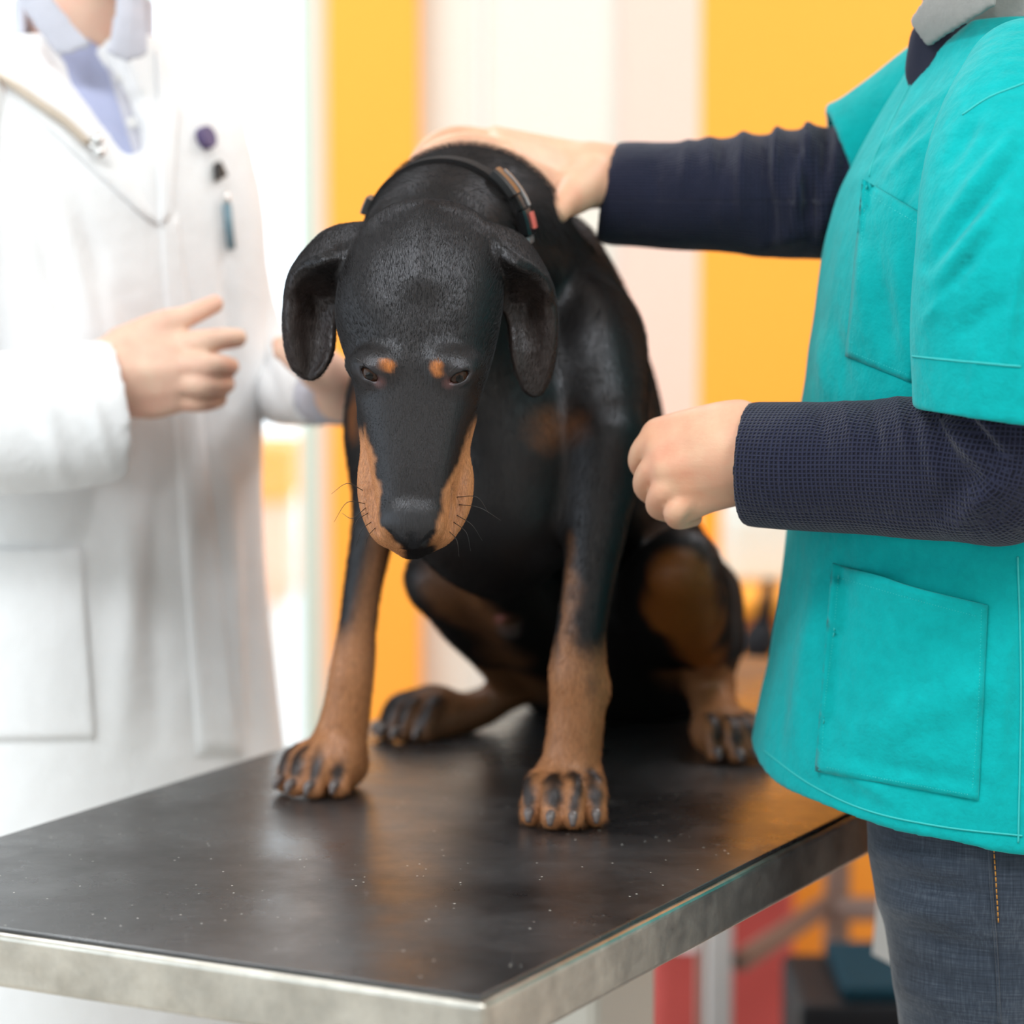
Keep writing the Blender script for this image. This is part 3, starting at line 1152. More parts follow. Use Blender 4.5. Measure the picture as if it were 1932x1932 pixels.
# flatten everything that touches the table
s, (X, Y, Z) = FD.sl((-9, -9, -9), (9, 9, 9))
FD.D = np.maximum(FD.D, (ZT + .0008 - Z).astype(np.float32))

# coat colours ------------------------------------------------------
BLACK = np.array([0.0060, 0.0043, 0.0038])
TAN = np.array([0.40, 0.170, 0.068])
RUST = np.array([0.33, 0.105, 0.018])


def capmask(V, p, q, r0, r1, soft):
    p, q = np.asarray(p), np.asarray(q)
    v = q - p
    t = np.clip(((V - p) @ v) / max(float(v @ v), 1e-9), 0, 1)
    d = np.linalg.norm(V - p - t[:, None] * v, axis=1) - (r0 + (r1 - r0) * t)
    return sstep(soft, -soft, d)


def dog_colour(V, Nn):
    wob = wobble(V, 55, 1) * .006 + wobble(V, 190, 2) * .0028 + wobble(V, 600, 5) * .0012
    V2 = V + Nn * 0 + wob[:, None]
    px, py = project(V2)
    C = np.tile(BLACK, (len(V), 1))

    def put(m, c):
        C[:] = C * (1 - m[:, None]) + np.asarray(c) * m[:, None]
    # pasterns and lower forelegs
    put(capmask(V2, P(1092, 1330, 2.55), P(1066, 1560, 2.5), .052, .075, .018), TAN)
    put(capmask(V2, P(660, 1310, 2.66), P(605, 1500, 2.6), .058, .075, .016), TAN)
    # inner faces of the forelegs
    put(capmask(V2, P(1052, 1030, 2.53), P(1030, 1260, 2.52), .014, .027, .010) * (V[:, 1] < 2.62) * sstep(1050, 1064, px) * sstep(990, 1040, py), TAN)
    put(capmask(V2, P(742, 1010, 2.63), P(712, 1240, 2.62), .022, .034, .010) * (V[:, 1] < 2.75) * (px < 775), TAN)
    # hind legs and rear paws: tan markings, darkened with painted-in shade
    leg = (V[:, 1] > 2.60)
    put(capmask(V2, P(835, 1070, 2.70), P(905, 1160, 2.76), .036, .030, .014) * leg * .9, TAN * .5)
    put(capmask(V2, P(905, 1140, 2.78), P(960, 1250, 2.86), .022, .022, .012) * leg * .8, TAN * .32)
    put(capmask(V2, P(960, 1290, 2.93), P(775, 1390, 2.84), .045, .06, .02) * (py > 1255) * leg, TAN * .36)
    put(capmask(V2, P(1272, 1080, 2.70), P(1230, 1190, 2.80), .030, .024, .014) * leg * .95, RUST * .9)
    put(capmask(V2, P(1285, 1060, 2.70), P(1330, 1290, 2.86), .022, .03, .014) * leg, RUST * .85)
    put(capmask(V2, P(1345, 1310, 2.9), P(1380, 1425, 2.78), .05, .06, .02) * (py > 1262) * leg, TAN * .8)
    # dark streaks on the toes
    for tip, f, rad, s_ in CLAWS:
        fu = unit(f)
        st = capmask(V2, tip + np.array([0, 0, .010]) + fu * .010, tip - fu * .022 + np.array([0, 0, .034]), .0054, .0072, .0035)
        put(st * .97, BLACK * 1.2)
        put(capmask(V2, tip + fu * .02, tip + fu * .02 - [0, 0, .01], .006, .006, .006) * .5, TAN * 1.0)
    # foreleg pencil marks
    put(capmask(V2, P(1105, 1400, 2.5), P(1120, 1290, 2.52), .004, .006, .006) * .6, BLACK * 2)
    # chest patches
    h = FD.hit(1035, 805, 2.45, 2.9)
    put(capmask(V2, h, h + [0.018, 0, 0.004], .014, .012, .016) * .34, RUST)
    h = FD.hit(668, 760, 2.45, 2.9)
    put(capmask(V2, h, h + [0, 0, -.02], .014, .010, .012) * .4 * (px < 720), RUST)
    # belly skin
    put(capmask(V2, P(957, 1153, 2.745), P(960, 1158, 2.76), .009, .009, .004), (0.50, 0.19, 0.17))
    put(capmask(V2, P(962, 1185, 2.76), P(968, 1190, 2.78), .011, .011, .006) * .6, (0.16, 0.12, 0.11))
    # face
    hp = V2 - HO
    T = hp @ hd
    W = hp @ hu
    face = (V[:, 1] < 2.45) & (px > 640) & (px < 930)
    ys = np.array([770, 800, 830, 860, 890, 920, 950, 985, 1040])
    lin = np.interp(py, ys, [668, 680, 693, 703, 708, 720, 722, 717, 750])
    rin = np.interp(py, ys, [905, 890, 880, 870, 860, 842, 836, 836, 806])
    lm = sstep(7, -7, px - lin) * sstep(798, 838, py)
    rm = sstep(-7, 7, px - rin) * sstep(772, 815, py)
    deep = sstep(.0, .012, W + .075)
    put((lm + rm).clip(0, 1) * face * deep, TAN * 1.02)
    put((sstep(1016, 1026, py) * face * sstep(2.36, 2.33, V[:, 1]) * .0), TAN)
    for bx_, by_, tx, ty in ((731, 683, 726, 694), (832, 683, 834, 690)):
        h0, h1 = FD.hit(bx_, by_, 2.2, 2.6), FD.hit(tx, ty, 2.2, 2.6)
        put(capmask(V2, h0, h1, .0062, .0058, .0026), RUST * 1.15)
    # nose leather
    nm = (((px - 775) / (57.0 * (1 - .55 * np.clip((py - 992) / 47, 0, 1)))) ** 2 + ((py - 994) / 45.0) ** 2)
    put(sstep(1.12, .92, nm) * face, (0.013, 0.0125, 0.0135))
    # lids
    for c, out, tang, bit in EYES:
        dd = np.linalg.norm(V - c - out * .012, axis=1)
        put(sstep(.0165, .0105, dd) * .8, (0.012, 0.008, 0.008))
        inner = c + out * .010 + tang * .010 * (1 if c[0] < -.07 else -1)
        put(sstep(.007, .002, np.linalg.norm(V - inner, axis=1)) * .6, (0.10, 0.035, 0.03))
    # inside of the ears
    for G in (EL, ER):
        m_ = (np.array(G[4][2]) + np.array(G[5][2])) / 2
        front = Nn[:, 1] < -.3
        put(sstep(.05, .02, np.linalg.norm((V - m_) * [1, .6, .75], axis=1)) * front * (V[:, 1] > 2.395) * (abs(V[:, 0] - m_[0]) < .03) * .5, (0.035, 0.020, 0.015))
    return C


def fur_material(name, hair=False):
    m = bpy.data.materials.new(name)
    m.use_nodes = True
    n = N(m)
    t = m.node_tree
    t.nodes.remove(n.b)
    out = t.nodes['Material Output']
    col = n.vcol()
    if not hair:
        f1 = n.noise(n.coords((900, 900, 150)), 1.0, 3, 0.6)
        f2 = n.noise(n.coords((350, 350, 90)), 1.0, 4, 0.6)
        col = n.mix(1.0, col, n.ramp(f1, [(0.25, (0.55, 0.55, 0.55)), (0.75, (1.35, 1.35, 1.35))]), 'MULTIPLY')
        b1 = n.new('ShaderNodeBump')
        b1.inputs['Strength'].default_value, b1.inputs['Distance'].default_value = 0.30, 0.0012
        n.l(f1, b1.inputs['Height'])
        b2 = n.new('ShaderNodeBump')
        b2.inputs['Strength'].default_value, b2.inputs['Distance'].default_value = 0.20, 0.002
        n.l(f2, b2.inputs['Height'])
        n.l(b1.outputs[0], b2.inputs['Normal'])
    d = n.new('ShaderNodeBsdfDiffuse')
    n.l(col, d.inputs['Color'])
    g1 = n.new('ShaderNodeBsdfGlossy')
    g1.inputs['Color'].default_value = (.015, .0148, .015, 1) if hair else (.022, .0215, .022, 1)
    g1.inputs['Roughness'].default_value = 0.50
    g2 = n.new('ShaderNodeBsdfGlossy')
    g2.inputs['Color'].default_value = (.017, .0175, .019, 1)
    g2.inputs['Roughness'].default_value = 0.27
    if not hair:
        for q in (d, g1, g2):
            n.l(b2.outputs[0], q.inputs['Normal'])
    a1, a2 = n.new('ShaderNodeAddShader'), n.new('ShaderNodeAddShader')
    n.l(d.outputs[0], a1.inputs[0])
    n.l(g1.outputs[0], a1.inputs[1])
    n.l(a1.outputs[0], a2.inputs[0])
    n.l(g2.outputs[0], a2.inputs[1])
    n.l(a2.outputs[0], out.inputs['Surface'])
    return m


M['fur'] = fur_material('short_fur')
dog = thing('dog', 'black and tan dog sitting on the steel examination table with bowed head', 'dog', (0.02, 2.7, ZT))
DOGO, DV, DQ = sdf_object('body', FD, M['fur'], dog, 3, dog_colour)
DTREE = BVHTree.FromPolygons([tuple(v) for v in DV], DQ.tolist())



def grow_coat():
    """short hairs lying on the coat, as one set of hair curves"""
    rng = np.random.RandomState(8)
    Nn = normals(DV, DQ)
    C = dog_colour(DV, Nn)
    area = 0.5 * np.linalg.norm(np.cross(DV[DQ[:, 2]] - DV[DQ[:, 0]], DV[DQ[:, 3]] - DV[DQ[:, 1]]), axis=1)
    ctr = DV[DQ].mean(1)
    px, py = project(ctr)
    wgt = area.copy()
    front = Nn[DQ].mean(1)[:, 1] < .45
    wgt *= np.where(front, 1, .25)
    head = (ctr[:, 1] < 2.47) & (ctr[:, 2] > 1.10)
    wgt *= np.where(head, 3.2, 1.0)
    # no hair on nose leather, in the eyes or under the paws
    nm = ((px - 775) / 60.0) ** 2 + ((py - 994) / 46.0) ** 2
    wgt[(nm < 1.0) & (ctr[:, 1] < 2.36)] = 0
    for c, out, tang, bit in EYES:
        wgt[np.linalg.norm(ctr - c - out * .011, axis=1) < .0125] = 0
    wgt[ctr[:, 2] < ZT + .006] = 0
    n = 190000
    f = rng.choice(len(DQ), n, p=wgt / wgt.sum())
    u, v = rng.rand(n, 1), rng.rand(n, 1)
    q = DQ[f]
    bl = lambda A: (A[q[:, 0]] * (1 - u) + A[q[:, 1]] * u) * (1 - v) + (A[q[:, 3]] * (1 - u) + A[q[:, 2]] * u) * v
    p, nn_, c = bl(DV), bl(Nn), bl(C)
    nn_ /= np.linalg.norm(nn_, axis=1)[:, None]
    hw = sstep(2.50, 2.44, p[:, 1]) * sstep(1.08, 1.14, p[:, 2])
    flow = np.array([0, .35, -1.0]) * (1 - hw)[:, None] + (-hd + hu * -.2) * hw[:, None]
    flow = flow + rng.normal(size=(n, 3)) * .16
    flow -= nn_ * (flow * nn_).sum(1)[:, None]
    flow /= np.maximum(np.linalg.norm(flow, axis=1), 1e-6)[:, None]
    scr = np.exp(-(((p - P(900, 420, 2.63)) / [.11, .06, .09]) ** 2).sum(1))
    L = (.0036 + .0030 * (1 - hw) + .006 * scr) * rng.uniform(.7, 1.25, n)
    muz = sstep(.13, .17, (p - HO) @ hd) * hw
    L *= 1 - .66 * muz
    lift = (.22 + .35 * scr + .1 * rng.rand(n))[:, None]
    P0 = p - nn_ * .0003
    P1 = p + (flow * (1 - .3 * lift) + nn_ * lift) * (L * .55)[:, None]
    P2 = p + (flow + nn_ * lift * .75) * L[:, None]
    pos = np.stack([P0, P1, P2], 1).reshape(-1, 3)
    hc = bpy.data.hair_curves.new('coat_hair')
    hc.add_curves([3] * n)
    hc.position_data.foreach_set('vector', pos.astype(np.float32).ravel())
    rad = hc.attributes.get('radius') or hc.attributes.new('radius', 'FLOAT', 'POINT')
    rr = np.tile(np.array([.000085, .00007, .000015], np.float32), n)
    rad.data.foreach_set('value', rr)
    at = hc.attributes.new('Col', 'FLOAT_COLOR', 'CURVE')
    cc = np.ones((n, 4), np.float32)
    cc[:, :3] = c * rng.uniform(.7, 1.45, (n, 1))
    at.data.foreach_set('color', cc.ravel())
    hc.materials.append(fur_material('hair_strand', True))
    o = link('coat_hair', hc, dog)
    o['kind'] = 'stuff'


grow_coat()

# eyes --------------------------------------------------------------
EYE = mat('eye', (0.02, 0.01, 0.008), 0.04, spec=0.28)
nn = N(EYE)
nn.l(nn.vcol(), nn.b.inputs['Base Color'])


def ball(c, r, n=24):
    V, Q = [], []
    th = np.linspace(0.02, math.pi - .02, n)
    ph = np.linspace(0, 2 * math.pi, 2 * n, endpoint=False)
    for a in th:
        for b in ph:
            V.append([math.sin(a) * math.cos(b), math.sin(a) * math.sin(b), math.cos(a)])
    for i in range(n - 1):
        for j in range(2 * n):
            j2 = (j + 1) % (2 * n)
            Q.append([i * 2 * n + j, (i + 1) * 2 * n + j, (i + 1) * 2 * n + j2, i * 2 * n + j2])
    return np.array(V) * r + c, np.array(Q)


for c, out, tang, bit in EYES:
    V, Q = ball(c, .0118, 40)
    look = unit(out + np.array([0, -.15, -.12]))
    ang = ((V - c) / .0118) @ look
    colr = np.tile(np.array([0.060, 0.022, 0.020]), (len(V), 1))
    iris = sstep(math.cos(.80), math.cos(.72), ang)[:, None]
    colr = colr * (1 - iris) + np.array([0.030, 0.0115, 0.0055]) * iris
    pup = sstep(math.cos(.30), math.cos(.25), ang)[:, None]
    colr = colr * (1 - pup) + np.array([0.002, 0.002, 0.002]) * pup
    V = V + (look[None, :] * (np.clip((ang - math.cos(.62)) / (1 - math.cos(.62)), 0, 1)[:, None] ** .7) * .0011)
    link('eye', quad_mesh('eye', V, Q, EYE, True, colr), dog)

# claws
CLAWM = mat('claw', (0.13, 0.105, 0.10), 0.25)
CLAWD = mat('claw_dark', (0.02, 0.017, 0.016), 0.3)
for i, (tip, f, rad, s_) in enumerate(CLAWS):
    fu = unit(f)
    p0 = tip + fu * rad * .55 + np.array([0, 0, rad * .55])
    p1 = p0 + fu * .008 + np.array([0, 0, -.0005])
    p2 = p0 + fu * .0115 + np.array([0, 0, -.0075])
    MB().tube([p0, p1, p2], [.0042, .0040, .0020], 10, 4).build('claw', CLAWM, dog, smooth=True)

# whiskers
WH = mat('whisker', (0.02, 0.017, 0.015), 0.4)
for (a, b_, c) in [((684, 925), (655, 912), (625, 932)), ((688, 950), (655, 948), (630, 985)), ((690, 958), (665, 978), (645, 968)), ((694, 968), (672, 985), (664, 1025)),
                   ((700, 985), (682, 1000), (672, 1030)), ((708, 996), (694, 1012), (690, 1030)),
                   ((862, 938), (900, 938), (922, 968)), ((866, 952), (905, 958), (945, 982)), ((862, 972), (890, 990), (910, 1020)), ((856, 985), (880, 1005), (888, 1040)),
                   ((848, 1003), (862, 1020), (866, 1050)), ((690, 700), (684, 684), (672, 676)), ((864, 690), (850, 700), (846, 716))]:
    h = FD.hit(a[0], a[1], 2.2, 2.6)
    MB().tube([h, P(b_[0], b_[1], h[1] - .012), P(c[0], c[1], h[1] - .005)], [.00032, .00026, .00012], 5, 5).build('whisker', WH, dog, smooth=True)

# collar ------------------------------------------------------------
WEB = mat('webbing', (0.010, 0.009, 0.0095), 0.8, spec=0.2)
nw = N(WEB)
wv_ = nw.new('ShaderNodeTexWave', wave_type='BANDS', bands_direction='DIAGONAL')
wv_.inputs['Scale'].default_value = 260
nw.l(nw.coords(), wv_.inputs['Vector'])
nw.bump(wv_.outputs['Fac'], 0.5, 0.001)


def collar():
    c0 = P(838, 452, 2.543)
    ax = unit(np.array([0.20, 1.0, 0.10]))
    e1 = unit(np.array([0, 0, 1.0]) - ax * ax[2])
    e2 = np.cross(ax, e1)
    ring = []
    for a in np.linspace(0, 2 * math.pi, 72, endpoint=False):
        dv = math.cos(a) * e1 + math.sin(a) * e2
        o = c0 + dv * .20
        h = DTREE.ray_cast(Vector(o), Vector(-dv), .2)
        ring.append(np.linalg.norm(np.array(h[0]) - c0) if h[0] is not None else .08)
    ring = np.array(ring)
    ring = np.minimum(ring, .098)
    for _ in range(3):
        ring = np.maximum(ring, (np.roll(ring, 1) + np.roll(ring, -1)) / 2)
    for _ in range(3):
        ring = (np.roll(ring, 1) + np.roll(ring, -1) + 2 * ring) / 4

    def at(a, off, along):
        r = np.interp(a % (2 * math.pi), np.linspace(0, 2 * math.pi, 73), np.append(ring, ring[0]))
        dv = math.cos(a) * e1 + math.sin(a) * e2
        return c0 + dv * (r + off) + ax * along, dv
    t = thing('dog_collar', 'black webbing collar with plastic buckle round the dog neck', 'collar', c0)
    w, th = .0115, .0026
    V, Q = [], []
    n = 144
    for i in range(n):
        a = 2 * math.pi * i / n
        for off, al in ((-.001, -w), (th, -w), (th + .0006, 0), (th, w), (-.001, w)):
            V.append(at(a, off, al)[0])
    for i in range(n):
        for k in range(5):
            k2 = (k + 1) % 5
            j = (i + 1) % n
            Q.append([i * 5 + k, i * 5 + k2, j * 5 + k2, j * 5 + k])
    link('band', quad_mesh('band', np.array(V), np.array(Q), WEB, False), t)

    def block(a0, a1, w0, w1, o0, o1, name, m, al=0.0, steps=5):
        V, Q = [], []
        for i in range(steps + 1):
            a = a0 + (a1 - a0) * i / steps
            ww = w0 + (w1 - w0) * i / steps
            for off, s_ in ((o0, -1), (o1 * .8, -1), (o1, -.7), (o1, .7), (o1 * .8, 1), (o0, 1)):
                V.append(at(a, off, al + ww * s_)[0])
        for i in range(steps):
            for k in range(6):
                k2 = (k + 1) % 6
                Q.append([i * 6 + k, i * 6 + k2, (i + 1) * 6 + k2, (i + 1) * 6 + k])
        for b0 in (0, steps * 6):
            Q.append([b0, b0 + 1, b0 + 4, b0 + 5])
            Q.append([b0 + 1, b0 + 2, b0 + 3, b0 + 4])
        link(name, quad_mesh(name, np.array(V), np.array(Q), m, False), t)
    return at, block, t


collar_at, collar_block, collar_t = collar()
CHR = mat('grey_clip', (0.35, 0.35, 0.36), 0.25, 0.6)
collar_block(.66, 1.02, .0125, .0145, .002, .0095, 'buckle_socket', M['black_plastic'])
collar_block(1.04, 1.20, .0090, .0090, .002, .0080, 'buckle_tongue', M['black_plastic'])
collar_block(1.22, 1.50, .0140, .0120, .002, .0090, 'buckle_frame', M['black_plastic'])
collar_block(1.27, 1.45, .0052, .0052, .009, .0112, 'red_tag', mat('red_tag', (0.62, 0.12, 0.09), 0.4), al=.0068)
collar_block(.72, 1.20, .0014, .0014, .009, .0108, 'trim', CHR, al=.010)
collar_block(1.53, 1.60, .0125, .0125, .002, .0075, 'slider', CHR)
collar_block(1.74, 1.81, .0125, .0125, .002, .0065, 'slider', CHR)
collar_block(-1.25, -1.05, .0120, .0105, .002, .0085, 'loop', M['black_plastic'])
# ------------------------------------------------------------------ people
def curl_vecs(paths):
    """attribute for knitted sleeves: distance along the sleeve, distance round it"""
    segs = []
    for pts in paths:
        c = catmull([np.append(p, r) for p, r in pts], 6)
        L = np.concatenate([[0], np.cumsum(np.linalg.norm(np.diff(c[:, :3], axis=0), axis=1))])
        ref = None
        for i in range(len(c) - 1):
            t = unit(c[i + 1, :3] - c[i, :3])
            if ref is None:
                ref = unit(np.array([0, 1.0, 0]) - t * t[1])
            ref = unit(ref - t * (t @ ref))
            segs.append((c[i, :3], c[i + 1, :3], L[i], L[i + 1], t, ref.copy(), np.cross(t, ref), (c[i, 3] + c[i + 1, 3]) / 2))

    def f(V):
        best = np.full(len(V), 9.0)
        out = np.zeros((len(V), 3))
        for p, q, l0, l1, t, u, w, r in segs:
            x = V - p
            s_ = x @ t
            tt = np.clip(s_ / (l1 - l0 + 1e-9), 0, 1)
            d = np.linalg.norm(x - (tt * (l1 - l0))[:, None] * t, axis=1)
            m = d < best
            best[m] = d[m]
            out[m, 0] = l0 + s_[m]
            out[m, 1] = np.arctan2(x[m] @ w, x[m] @ u) * .055
        return out
    return f


def fold_disp(folds):
    """folds: (p0, p1, width, height) ridges (or grooves) pressed into cloth"""
    def f(V, Nn):
        h = np.zeros(len(V))
        for p, q, w, a in folds:
            v = q - p
            t = np.clip(((V - p) @ v) / max(float(v @ v), 1e-9), 0, 1)
            d = np.linalg.norm(V - p - t[:, None] * v, axis=1)
            h += a * np.exp(-(d / w) ** 2) * (np.sin(np.pi * (0.12 + .76 * t)))
        return h
    return f


def px_folds(folds, k=1.0):
    """folds pressed into the side that faces the camera: (x0, y0, x1, y1, width px, height mm)"""
    def f(V, Nn):
        px, py = project(V)
        h = np.zeros(len(V))
        face = sstep(.25, -.25, Nn[:, 1])
        for x0, y0, x1, y1, w, a in folds:
            vx, vy = x1 - x0, y1 - y0
            t = np.clip(((px - x0) * vx + (py - y0) * vy) / (vx * vx + vy * vy), 0, 1)
            d = np.hypot(px - x0 - t * vx, py - y0 - t * vy)
            h += a * np.exp(-(d / w) ** 2) * np.sin(np.pi * (0.1 + .8 * t))
        return h * face * .001 * k
    return f


def person_head(F, c, face, up=np.array([0, 0, 1.0]), s=1.0):
    """c: middle of the skull"""
    f = unit(face)
    r = unit(np.cross(f, up))
    u = np.cross(r, f)
    q = lambda a, b, d: c + (f * a + r * b + u * d) * s
    F.ell(q(-.008, 0, .03), np.array([.098, .076, .092]) * s, (f, r, u), k=.01)
    F.ell(q(.030, 0, -.03), np.array([.062, .062, .088]) * s, (f, r, u), k=.03)
    F.chain([(q(.05, -.03, -.095), .018 * s), (q(.075, 0, -.10), .02 * s), (q(.05, .03, -.095), .018 * s)], k=.02)
    F.chain([(q(.094, 0, .012), .009 * s), (q(.112, 0, -.022), .013 * s)], k=.012)
    F.chain([(q(.098, -.014, -.028), .009 * s), (q(.098, .014, -.028), .009 * s)], k=.008)
    F.chain([(q(.085, -.02, -.058), .006 * s), (q(.096, 0, -.056), .0075 * s), (q(.085, .02, -.058), .006 * s)], k=.006)
    F.chain([(q(.082, -.018, -.067), .006 * s), (q(.093, 0, -.069), .008 * s), (q(.082, .018, -.067), .006 * s)], k=.006)
    for sg in (-1, 1):
        F.cutell(q(.098, .031 * sg, .008), np.array([.016, .016, .010]) * s, (f, r, u), k=.012)
        F.ell(q(.082, .031 * sg, .008), .0125 * s, k=.002)
        F.chain([(q(.088, .016 * sg, .022), .006 * s), (q(.078, .048 * sg, .022), .006 * s)], k=.012)
        F.chain([(q(-.004, .078 * sg, .028), .008 * s), (q(-.012, .088 * sg, .014), .009 * s), (q(.0, .076 * sg, -.02), .007 * s)], k=.006)
    return q


def head_parts(q, f, parent, s=1.0):
    HF = Field(*[axis_coords(q(0, 0, 0.02)[i] - .15, q(0, 0, 0.02)[i] + .15, .005) for i in range(3)])
    r = unit(np.cross(f, [0, 0, 1.0]))
    u = np.cross(r, f)
    HF.ell(q(-.016, 0, .042), np.array([.104, .084, .094]) * s, (f, r, u), k=.01)
    HF.cutell(q(.10, 0, -.04), np.array([.085, .09, .115]) * s, (f, r, u), k=.015)
    HF.cutell(q(0, 0, -.10), np.array([.15, .15, .09]) * s, (f, r, u), k=.015)
    sdf_object('hair', HF, M['hair'], parent, 2)
    for sg in (-1, 1):
        V, Q = ball(q(.0826, .031 * sg, .007), .0122 * s, 16)
        ang = ((V - q(.0826, .031 * sg, .007)) / .0122) @ unit(f)
        c = np.where((ang > .78)[:, None], [0.03, .02, .015], [.55, .52, .5])
        link('eye', quad_mesh('eye', V, Q, EYE, True, c), parent)


def skin_colour(pinks=()):
    def f(V, Nn):
        C = np.tile(np.array([1.0, 1.0, 1.0]), (len(V), 1))
        for p, r in pinks:
            m = sstep(r, r * .2, np.linalg.norm(V - p, axis=1))[:, None]
            C = C * (1 - m * np.array([.0, .06, .08]))
        return C
    return f


def cast(tree, px, py):
    o = Vector((0, 0, CAMZ))
    d = Vector([float(c) for c in (P(px, py, 2.5) - np.array([0, 0, CAMZ]))]).normalized()
    h = tree.ray_cast(o, d, 6.0)
    if h[0] is None:
        return None, None
    return np.array(h[0]), np.array(h[1])


def patch(name, tree, quad, mat_, parent, th=.0016, n=22, m=22, off=.0012, puff=0.0, gape=0.0):
    """a sewn-on patch that follows the cloth below it; quad: corner pixels tl, tr, br, bl"""
    tl, tr, br, bl = [np.array(c, float) for c in quad]
    V, idx = [], {}
    pts = np.zeros((n, m, 3))
    nor = np.zeros((n, m, 3))
    got = np.zeros((n, m), bool)
    for i in range(n):
        for j in range(m):
            a, b = i / (n - 1), j / (m - 1)
            h, nn_ = cast(tree, *((tl * (1 - b) + tr * b) * (1 - a) + (bl * (1 - b) + br * b) * a))
            if h is not None:
                pts[i, j], nor[i, j], got[i, j] = h, nn_, True
    # drop rays that slipped past an edge of the cloth
    for i in range(n):
        ys = pts[i, got[i], 1]
        if len(ys):
            got[i] &= pts[i, :, 1] < np.median(ys) + .05
    ok = np.argwhere(got)
    for i in range(n):
        for j in range(m):
            if not got[i, j]:
                k = ok[np.argmin(((ok - [i, j]) ** 2).sum(1))]
                a, b = i / (n - 1), j / (m - 1)
                pp = (tl * (1 - b) + tr * b) * (1 - a) + (bl * (1 - b) + br * b) * a
                pts[i, j] = P(pp[0], pp[1], pts[k[0], k[1], 1])
                nor[i, j] = nor[k[0], k[1]]
    for _ in range(3):
        nor[1:-1] = (nor[:-2] + nor[2:] + 2 * nor[1:-1]) / 4
        nor[:, 1:-1] = (nor[:, :-2] + nor[:, 2:] + 2 * nor[:, 1:-1]) / 4
    V = []
    for k in (0, 1):
        for i in range(n):
            for j in range(m):
                a, b = i / (n - 1), j / (m - 1)
                up_ = off + puff * math.sin(math.pi * a) * math.sin(math.pi * b) + gape * math.sin(math.pi * b) * max(0, 1 - a * 3.2) ** 1.5
                if k == 0 and (0 < i < n - 1 and 0 < j < m - 1):
                    up_ -= .0005
                edge = i in (0, n - 1) or j in (0, m - 1)
                V.append(pts[i, j] + unit(nor[i, j]) * (up_ + (th * (.55 if edge else 1) if k else -th)))
    Q = []
    nm = n * m
    for i in range(n - 1):
        for j in range(m - 1):
            q = [i * m + j, i * m + j + 1, (i + 1) * m + j + 1, (i + 1) * m + j]
            Q.append([nm + c for c in q])
            Q.append(q[::-1])
    rim = [(0, j) for j in range(m)] + [(i, m - 1) for i in range(1, n)] + [(n - 1, j) for j in range(m - 2, -1, -1)] + [(i, 0) for i in range(n - 2, 0, -1)]
    rim = [i * m + j for i, j in rim]
    for a, b in zip(rim, rim[1:] + rim[:1]):
        Q.append([a, b, nm + b, nm + a])
    return link(name, quad_mesh(name, np.array(V), np.array(Q), mat_, True), parent)


def seam(name, tree, pts, r, mat_, parent, dash=None, step=5, lift=.0004):
    """a sewn line following the cloth; dash = (on, off) in pixels gives stitches"""
    pts = catmull(np.array(pts, float), 8)
    L = np.concatenate([[0], np.cumsum(np.linalg.norm(np.diff(pts, axis=0), axis=1))])
    xs = np.arange(0, L[-1], step if not dash else 1.0)
    pos = np.stack([np.interp(xs, L, pts[:, i]) for i in range(2)], 1)
    mb = MB()
    if not dash:
        w = []
        for p in pos:
            h, n_ = cast(tree, *p)
            if h is not None and (not w or np.linalg.norm(h - w[-1]) < .03):
                w.append(h + n_ * lift)
        if len(w) > 1:
            mb.tube(w, r, 6)
    else:
        x = 0
        while x + dash[0] < L[-1]:
            a = [np.interp(x, L, pts[:, i]) for i in range(2)]
            b = [np.interp(x + dash[0], L, pts[:, i]) for i in range(2)]
            (h, n_), (h2, n2) = cast(tree, *a), cast(tree, *b)
            if h is not None and h2 is not None and np.linalg.norm(h - h2) < .02:
                mb.tube([h + n_ * lift, (h + h2) / 2 + n_ * (lift + r * .6), h2 + n2 * lift], r, 5)
            x += dash[0] + dash[1]
    o = mb.build(name, mat_, parent, smooth=True)
    return o


# ================================================================== person in green scrubs
man = thing('person', 'person in turquoise scrubs and navy knit sleeves steadying the dog', 'person', (0.42, 2.52, 0))
ROWS_T = [(1553 / 1000, .412, 2.52, .066, .070), (1.522, .416, 2.52, .079, .12), (1.491, .416, 2.52, .094, .165), (1.45, .413, 2.52, .114, .186), (1.416, .411, 2.52, .130, .192),
          (1.366, .409, 2.52, .144, .194), (1.31, .405, 2.52, .149, .19), (1.237, .400, 2.52, .154, .185), (1.13, .395, 2.52, .159, .185), (1.044, .396, 2.52, .171, .19),
          (1.0, .396, 2.52, .179, .195), (.957, .396, 2.52, .189, .20), (.885, .398, 2.52, .197, .205)]
PHI = math.radians(6)
NS = [pr(1940, 165, 2.385, 128), pr(1912, 300, 2.325, 160), pr(1902, 480, 2.29, 176), pr(1905, 640, 2.285, 184), pr(1910, 790, 2.285, 186)]       # near short sleeve
FS = [pr(1795, 215, 2.66, 150), pr(1715, 270, 2.67, 142), pr(1640, 320, 2.68, 142), pr(1545, 362, 2.685, 150)]                               # far short sleeve
NA = [pr(1915, 560, 2.295, 120), pr(1925, 780, 2.29, 140), pr(1900, 880, 2.30, 142), pr(1800, 882, 2.325, 138), pr(1640, 880, 2.36, 126), pr(1520, 880, 2.385, 121), pr(1437, 876, 2.405, 118)]
FA = [pr(1740, 270, 2.66, 110), pr(1620, 352, 2.675, 122), pr(1520, 365, 2.68, 124), pr(1400, 368, 2.69, 110), pr(1290, 368, 2.70, 102), pr(1168, 368, 2.712, 96)]

